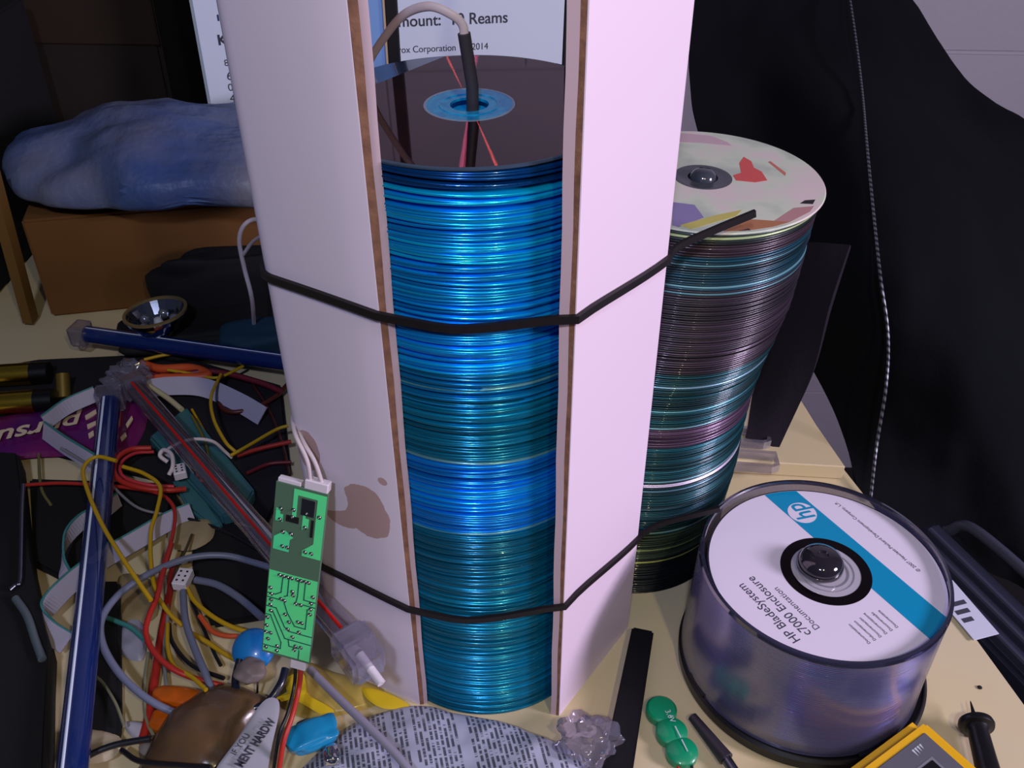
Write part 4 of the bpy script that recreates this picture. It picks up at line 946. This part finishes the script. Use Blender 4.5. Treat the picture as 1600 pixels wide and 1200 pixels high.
# teal boxes
def tealbox(pxs, z0, z1, lab, hole=None):
    r = empty('teal_box', G(*pxs[0], z1)); tag(r, lab, 'box'); bm = bmesh.new(); prism(bm, [(G(x, y, z1).x, G(x, y, z1).y) for x, y in pxs], z0, z1); bevel(bm, .0015, 2); o = obj('shell', bm, M_teal, r, True); o.location = -r.location
    if hole:
        p = G(*hole, z1); bm = bmesh.new(); lathe(bm, [(0, .0001), (.0012, .0001), (.0012, .0006), (.0026, .0006), (.0026, 0)], 20, M=Matrix.Translation(p)); o = obj('screw_hole', bm, M_steel, r, True); o.location = -r.location
tealbox([(232, 682), (290, 634), (398, 765), (378, 798), (345, 806)], .0045, .014, 'flat teal plastic box with a screw hole, left of the stained panel', (367, 765))
tealbox([(268, 748), (298, 742), (348, 818), (330, 822), (292, 792)], .0045, .010, 'smaller teal plastic box below the clear lamp tube')
# cable tie around tube B and small connector
wire([G(268, 715, .014), G(258, 706, .02), G(280, 692, .032), G(305, 686, .036), G(333, 690, .032), G(352, 706, .02), G(362, 715, .0145)], .0011, M_ww, 'white cable tie looped over the clear lamp tube', 'cable_tie', 'cable tie')
wire([G(262, 722, .018), G(250, 712, .022), G(256, 703, .025), G(268, 710, .026), G(270, 728, .024), G(264, 742, .02)], .0014, M_ww, 'white wire curl left of the small white plug', 'wire')
def plug(px, py, z, rz, dims, lab):
    p = G(px, py, z); r = empty('white_plug', p, rz); tag(r, lab, 'plug'); obj('housing', bbox_bm((-dims[0] / 2, -dims[1] / 2, -dims[2] / 2), (dims[0] / 2, dims[1] / 2, dims[2] / 2), .0005, 1), M_conn, r)
    for i in (-1, 1):
        for j in (-1, 0, 1): obj('socket', bbox_bm((i * dims[0] * .22 - .0006, j * dims[1] * .27 - .0006, dims[2] / 2 - .0001), (i * dims[0] * .22 + .0006, j * dims[1] * .27 + .0006, dims[2] / 2 + .0002)), M_slot, r)
plug(281, 737, .020, .4, (.008, .010, .006), 'small white plug left of the teal box')
plug(286, 905, .016, -.1, (.0085, .0125, .006), 'white plug where the grey cables meet, left of the circuit board')

# ribbon cables
def ribbon(pts, wdt, lab, tilt=0.0, stand=True, edge=True):
    r = empty('ribbon_cable', pts[0]); tag(r, lab, 'ribbon cable'); path = smooth_path(pts, 8); path = [p - pts[0] for p in path]
    bm = bmesh.new(); sh_ = rect(.0009, wdt) if stand else rect(wdt, .0009); sweep(bm, path, sh_, up=(0, tilt, 1)); obj('strip', bm, M_ribbon, r)
    if edge:
        bm = bmesh.new(); s0 = [(-.0006, wdt / 2 - .0008), (.0006, wdt / 2 - .0008), (.0006, wdt / 2 + .0002), (-.0006, wdt / 2 + .0002)] if stand else [(wdt / 2 - .0008, -.0006), (wdt / 2 + .0002, -.0006), (wdt / 2 + .0002, .0006), (wdt / 2 - .0008, .0006)]
        sweep(bm, path, s0, up=(0, tilt, 1)); obj('coloured_edge', bm, M_ribedge, r)
    return r
rz_ = .026
ribbon([G(150, 615, rz_), G(105, 635, rz_), G(70, 660, rz_)], .011, 'grey ribbon cable, its upper leg folded over the magenta packet', .9)
r2 = ribbon([G(68, 672, rz_), G(100, 695, rz_), G(140, 720, rz_), G(165, 740, .02)], .013, 'grey ribbon cable, its lower leg running under the front blue tube', .5)
a, b = G(84, 690, rz_ + .0015), G(126, 716, rz_ + .0015)
ribbon([G(186, 780, .014), G(165, 796, .016), G(128, 815, .018), G(103, 845, .018), G(98, 880, .018), G(108, 920, .010)], .010, 'pale ribbon cable with a teal edge curling left of the front tube', .9)
ribbon([G(300, 800, .012), G(262, 815, .014), G(210, 845, .016), G(150, 880, .018), G(100, 920, .018), G(72, 955, .016), G(72, 982, .014), G(105, 1005, .010)], .012, 'long grey ribbon cable arching under the yellow wires', 1.4)
ribbon([G(222, 608, .012), G(270, 603, .014), G(320, 606, .014), G(372, 628, .012), G(410, 650, .010)], .014, 'lavender ribbon cable above the teal box', 1.2, edge=False)
# wires: (points, z heights, radius, material, label)
def W(pts, zs, r, m_, lab, name='wire', cat='wire'):
    n = len(pts); P_ = []
    for k, (x, y) in enumerate(pts):
        z = zs[0] + (zs[1] - zs[0]) * k / (n - 1) + (zs[2] if len(zs) > 2 else 0) * math.sin(PI * k / (n - 1)); P_.append(G(x, y, z))
    return wire(P_, r, m_, lab, name, cat)
W([(182, 720), (150, 714), (130, 734), (140, 775), (160, 820), (185, 862), (212, 903), (236, 938)], (.043, .032, .003), .0013, M_wy, 'yellow wire hooking over the front blue tube')
W([(192, 729), (225, 740), (250, 760), (246, 795), (236, 830), (236, 880), (244, 925), (262, 955), (285, 978)], (.030, .010, .004), .0013, M_wy, 'yellow wire dropping beside the thick red wire')
W([(292, 918), (305, 940), (335, 965), (372, 983), (410, 990)], (.014, .008), .0014, M_wy, 'short yellow wire right of the white plug')
W([(300, 990), (325, 1004), (352, 1022), (395, 1045)], (.010, .004), .0014, M_wy, 'thick yellow wire end left of the blue capacitor')
W([(262, 975), (262, 1010), (272, 1040), (300, 1058), (322, 1078)], (.012, .020), .0012, M_wy, 'yellow wire bending toward the antistatic bag')
W([(345, 585), (330, 620), (334, 655), (352, 690), (368, 706)], (.02, .018, .005), .0012, M_wy, 'yellow wire arching above the teal box')
W([(360, 712), (385, 698), (430, 672), (450, 665)], (.018, .022), .0012, M_wy, 'yellow wire running from the teal box to the panel')
W([(225, 562), (250, 556), (275, 552)], (.014, .014), .0013, M_wy, 'short yellow wire under the rear blue tube')
W([(262, 578), (300, 584), (340, 590), (380, 572)], (.016, .014), .0012, M_wy, 'pale yellow wire crossing the orange loops')
W([(300, 640), (335, 700), (360, 730)], (.006, .008), .0010, M_wy, 'thin yellow wire across the teal box')
W([(236, 700), (205, 702), (184, 715), (178, 735), (190, 752), (225, 763), (262, 766), (290, 764)], (.018, .016, .006), .0018, M_wr, 'thick red wire looping right of the front blue tube')
W([(240, 706), (212, 708), (192, 720), (188, 737), (200, 749), (235, 758), (272, 760)], (.014, .014, .006), .0012, mat('crimson_wire', (190, 50, 60), .4), 'crimson wire inside the thick red loop')
W([(38, 758), (90, 755), (140, 757), (200, 762), (250, 772), (272, 795), (270, 835), (256, 880), (245, 920)], (.012, .018, .004), .0012, M_wr, 'red wire running from the left rim down beside the yellow wires')
W([(268, 850), (256, 890), (246, 930), (232, 965), (228, 990), (240, 1018), (270, 1045), (310, 1062), (350, 1072), (400, 1088)], (.022, .004, .010), .0016, M_wr, 'red wire curving down to the antistatic bag')
W([(272, 880), (262, 940), (250, 1005), (242, 1060), (232, 1120), (222, 1160)], (.005, .004), .0024, mat('flat_red_cable', (176, 42, 30), .4), 'thick straight red cable at the lower left')
W([(312, 962), (330, 985), (350, 993), (372, 994)], (.010, .010), .0014, M_wo, 'short orange-red wire left of the blue capacitor')
W([(480, 905), (400, 880), (350, 868), (295, 872), (240, 893), (190, 925), (160, 965), (160, 1005), (185, 1050), (225, 1088), (270, 1112), (320, 1122), (370, 1125)], (.014, .003, .016), .0020, M_wg, 'grey cable making a wide loop at the lower left')
W([(286, 924), (290, 970), (305, 1015), (322, 1055), (335, 1092), (350, 1120)], (.016, .003, .008), .0020, M_wg, 'grey cable dropping from the white plug to the antistatic bag')
W([(306, 906), (340, 914), (375, 935), (410, 965)], (.012, .018), .0022, M_wg, 'grey cable going from the plug behind the circuit board')
W([(484, 1046), (530, 1092), (575, 1135), (620, 1180), (655, 1225)], (.020, .020, .004), .0022, mat('pale_grey_cable', (146, 142, 160), .4), 'pale grey cable running to the bottom edge over the printed bag')
W([(112, 1202), (140, 1180), (180, 1164), (235, 1154)], (.012, .016), .0016, M_wk, 'black cable at the bottom left below the red cable')
W([(190, 1172), (220, 1190), (280, 1196), (330, 1200)], (.010, .022), .0014, M_wk, 'thin black cable along the bottom of the antistatic bag')
W([(264, 975), (270, 1005), (300, 1040), (350, 1060)], (.008, .010), .0012, M_wk, 'black wire beside the bending yellow wire')
W([(138, 1050), (160, 1066), (180, 1098), (194, 1135)], (.010, .012), .0008, mat('olive_wire', (120, 120, 96), .4), 'thin olive wire right of the front blue tube')
W([(36, 758), (34, 800), (33, 860), (31, 908), (24, 914), (15, 922)], (.024, .022), .0015, M_steel, 'thin bent metal rod on the black lid at the left', 'metal_rod', 'rod')
W([(24, 935), (42, 962), (55, 1000), (66, 1030)], (.022, .022), .0022, mat('grey_green_wire', (84, 96, 100), .4), 'grey-green cable below the bent metal rod')
W([(222, 568), (250, 576), (300, 575), (325, 586), (290, 590), (240, 589), (222, 580)], (.008, .012, .004), .0034, M_wo, 'thick orange cable loop under the rear blue tube')
W([(210, 580), (260, 588), (330, 580), (400, 596), (440, 612)], (.016, .010), .0022, mat('maroon_wire', (110, 30, 44), .4), 'maroon wire running over the orange loop')
W([(330, 600), (350, 640), (390, 640), (430, 620), (450, 600)], (.008, .008), .0018, mat('brown_wire', (86, 34, 26), .4), 'dark brown wire loop beside the stained panel')
W([(370, 712), (410, 700), (455, 690)], (.012, .012), .0016, M_wr, 'dull red wire between the teal box and the panel')
W([(385, 740), (420, 725), (455, 722)], (.008, .008), .0014, mat('dark_red_wire', (110, 26, 36), .4), 'dark red wire below the dull red one')
W([(232, 602), (262, 622), (284, 640)], (.018, .016), .0020, mat('cream_wire', (190, 180, 140), .4), 'cream wire above the teal box')
W([(60, 700), (64, 760), (80, 790)], (.006, .006), .0010, mat('thin_olive', (110, 104, 60), .5), 'thin olive wire beside the left lid')
# looped white wire behind left
wire([G(398, 530, .004), YP(394, 470, .60), YP(382, 420, .60), YP(374, 378, .60), YP(380, 354, .60), YP(398, 343, .60), YP(425, 352, .58), YP(440, 380, .56)], .0016, M_ww, 'white wire loop standing behind the stained panel at left')
wire([YP(380, 398, .60), YP(395, 378, .59), YP(415, 366, .57), YP(440, 362, .55)], .0013, M_ww, 'white wire strand crossing the standing loop')
# capacitor blue disc
p = G(396, 1015, .020); cpr = empty('ceramic_capacitor', p); tag(cpr, 'round blue ceramic capacitor half hidden by the circuit board', 'capacitor')
bm = bmesh.new(); bmesh.ops.create_uvsphere(bm, u_segments=32, v_segments=16, radius=.0115); bm.transform(Matrix.Rotation(.5, 4, 'X') @ Matrix.Diagonal((1, 1, .5, 1))); obj('body', bm, M_blue, cpr, True)
for s in (-1, 1): obj('lead', tube_bm([Vector((s * .004, -.008, 0)), Vector((s * .005, -.016, -.006)), Vector((s * .004, -.020, -.016))], .0006), M_steel, cpr, True)
wire([G(375, 1030, .02), G(368, 1070, .014), G(385, 1104, .012), G(415, 1100, .012), G(438, 1070, .016), G(446, 1045, .018)], .0022, mat('dark_blue_cable', (20, 26, 44), .3, coat=.5), 'dark glossy cable loop under the circuit board')
lump(Vector((G(398, 1075, .006).x, G(398, 1075, .006).y, .0160)), .0075, mat('grey_ceramic', (120, 108, 104), .5), 'ceramic_bead', 'greyish pink ceramic bead below the blue capacitor', 'bead', (1.1, 1, .6), 2, .3, 200)
# blue translucent pieces lower centre
blob(G(490, 1155, .014), .0135, (.0135, .0080, .0045), M_bluepl, 'blue_connector', 'large translucent blue wire connector on the printed bag', 'connector', 3, .5)
blob(G(478, 1135, .012), .0060, (.0055, .0045, .0030), mat('blue_connector_dark', (10, 92, 116), .3, coat=.4), 'blue_connector', 'small dark blue connector behind the large blue one', 'connector', 7, .2)
blob(G(520, 1188, .012), .0135, (.0040, .0050, .0030), M_chrome, 'metal_ferrule', 'shiny metal ferrule below the large blue connector', 'ferrule', 2, .2)
# orange capsules
for k, (x, y, hx, lab) in enumerate(((278, 1092, .014, 'orange translucent capsule beside the thick red cable, upper one'), (262, 1128, .009, 'orange translucent capsule beside the thick red cable, lower one'))):
    blob(G(x, y, .006), .0010, (hx, .0060, .0050), M_orange, 'orange_capsule', lab, 'capsule', 3 + k, -.1, .12)
# grey cardboard scraps among the wires
for k, (pts, lab, m_) in enumerate((
    ([(190, 980), (215, 965), (228, 990), (222, 1030), (188, 1020)], 'crumpled pale foil scrap inside the grey cable loop', mat('foil_scrap', (150, 150, 166), .4)),
    ([(272, 830), (330, 822), (335, 850), (300, 870), (268, 862)], 'tan paper scrap above the white plug', mat('tan_scrap', (150, 134, 100), .6)),
    ([(195, 1130), (232, 1132), (228, 1155), (205, 1150)], 'small white paper cup scrap beside the thick red cable', mat('white_scrap', (186, 182, 194), .5)),
    ([(218, 1160), (262, 1165), (290, 1190), (230, 1200)], 'pale scrap at the bottom by the antistatic bag', mat('grey_scrap', (140, 134, 128), .5)),
    ([(120, 1150), (190, 1160), (180, 1195), (125, 1200)], 'grey paper scrap below the black foam strip', mat('beige_scrap', (168, 156, 130), .6)),
    ([(185, 900), (235, 905), (245, 960), (190, 975)], 'dull tan paper scrap inside the grey cable loop, far side', mat('dull_scrap', (140, 122, 84), .6)))):
    film([G(x, y, .002) for x, y in pts], .0075 if k in (1, 4) else .0012, .002, m_, 'paper_scrap', lab, 'scrap', 60, k, .002, 6)

# thinner strands tangled among the thick ones
for pts, zs, r_, m_, lab in (
    ([(95, 700), (150, 735), (210, 790), (262, 805)], (.030, .012), .0009, mat('dim_white_wire', (120, 116, 122), .5), 'thin dim white strand crossing the front blue tube'),
    ([(240, 805), (300, 812), (360, 835), (420, 870)], (.010, .010), .0010, M_wk, 'thin black strand running toward the circuit board top'),
    ([(300, 835), (290, 860), (278, 885), (272, 905)], (.014, .016), .0008, mat('dark_olive', (66, 60, 30), .5), 'dark olive strand above the white plug'),
    ([(258, 900), (262, 960), (256, 1020), (262, 1090)], (.006, .006), .0010, mat('clear_strand', (130, 132, 128), .3), 'pale strand alongside the straight red cable, right side'),
    ([(232, 1020), (226, 1070), (228, 1120), (240, 1150)], (.005, .006), .0010, mat('pale_olive', (132, 132, 104), .4), 'pale olive strand alongside the straight red cable, left side'),
    ([(165, 965), (185, 972), (206, 982), (226, 1000)], (.010, .012), .0014, mat('teal_strand', (60, 130, 124), .4), 'short teal strand at the foil scrap'),
    ([(300, 650), (320, 690), (330, 735), (345, 770)], (.018, .016), .0009, mat('dull_olive', (110, 100, 30), .4), 'dull olive strand lying across the flat teal box'),
    ([(395, 600), (420, 640), (440, 690), (452, 740)], (.006, .006), .0012, mat('dull_brown', (70, 30, 26), .4), 'dull brown strand beside the stained panel'),
    ([(300, 940), (330, 1010), (345, 1040)], (.006, .006), .0010, M_wk, 'thin black strand between the yellow wire ends')):
    W(pts, zs, r_, m_, lab, 'strand', 'wire')
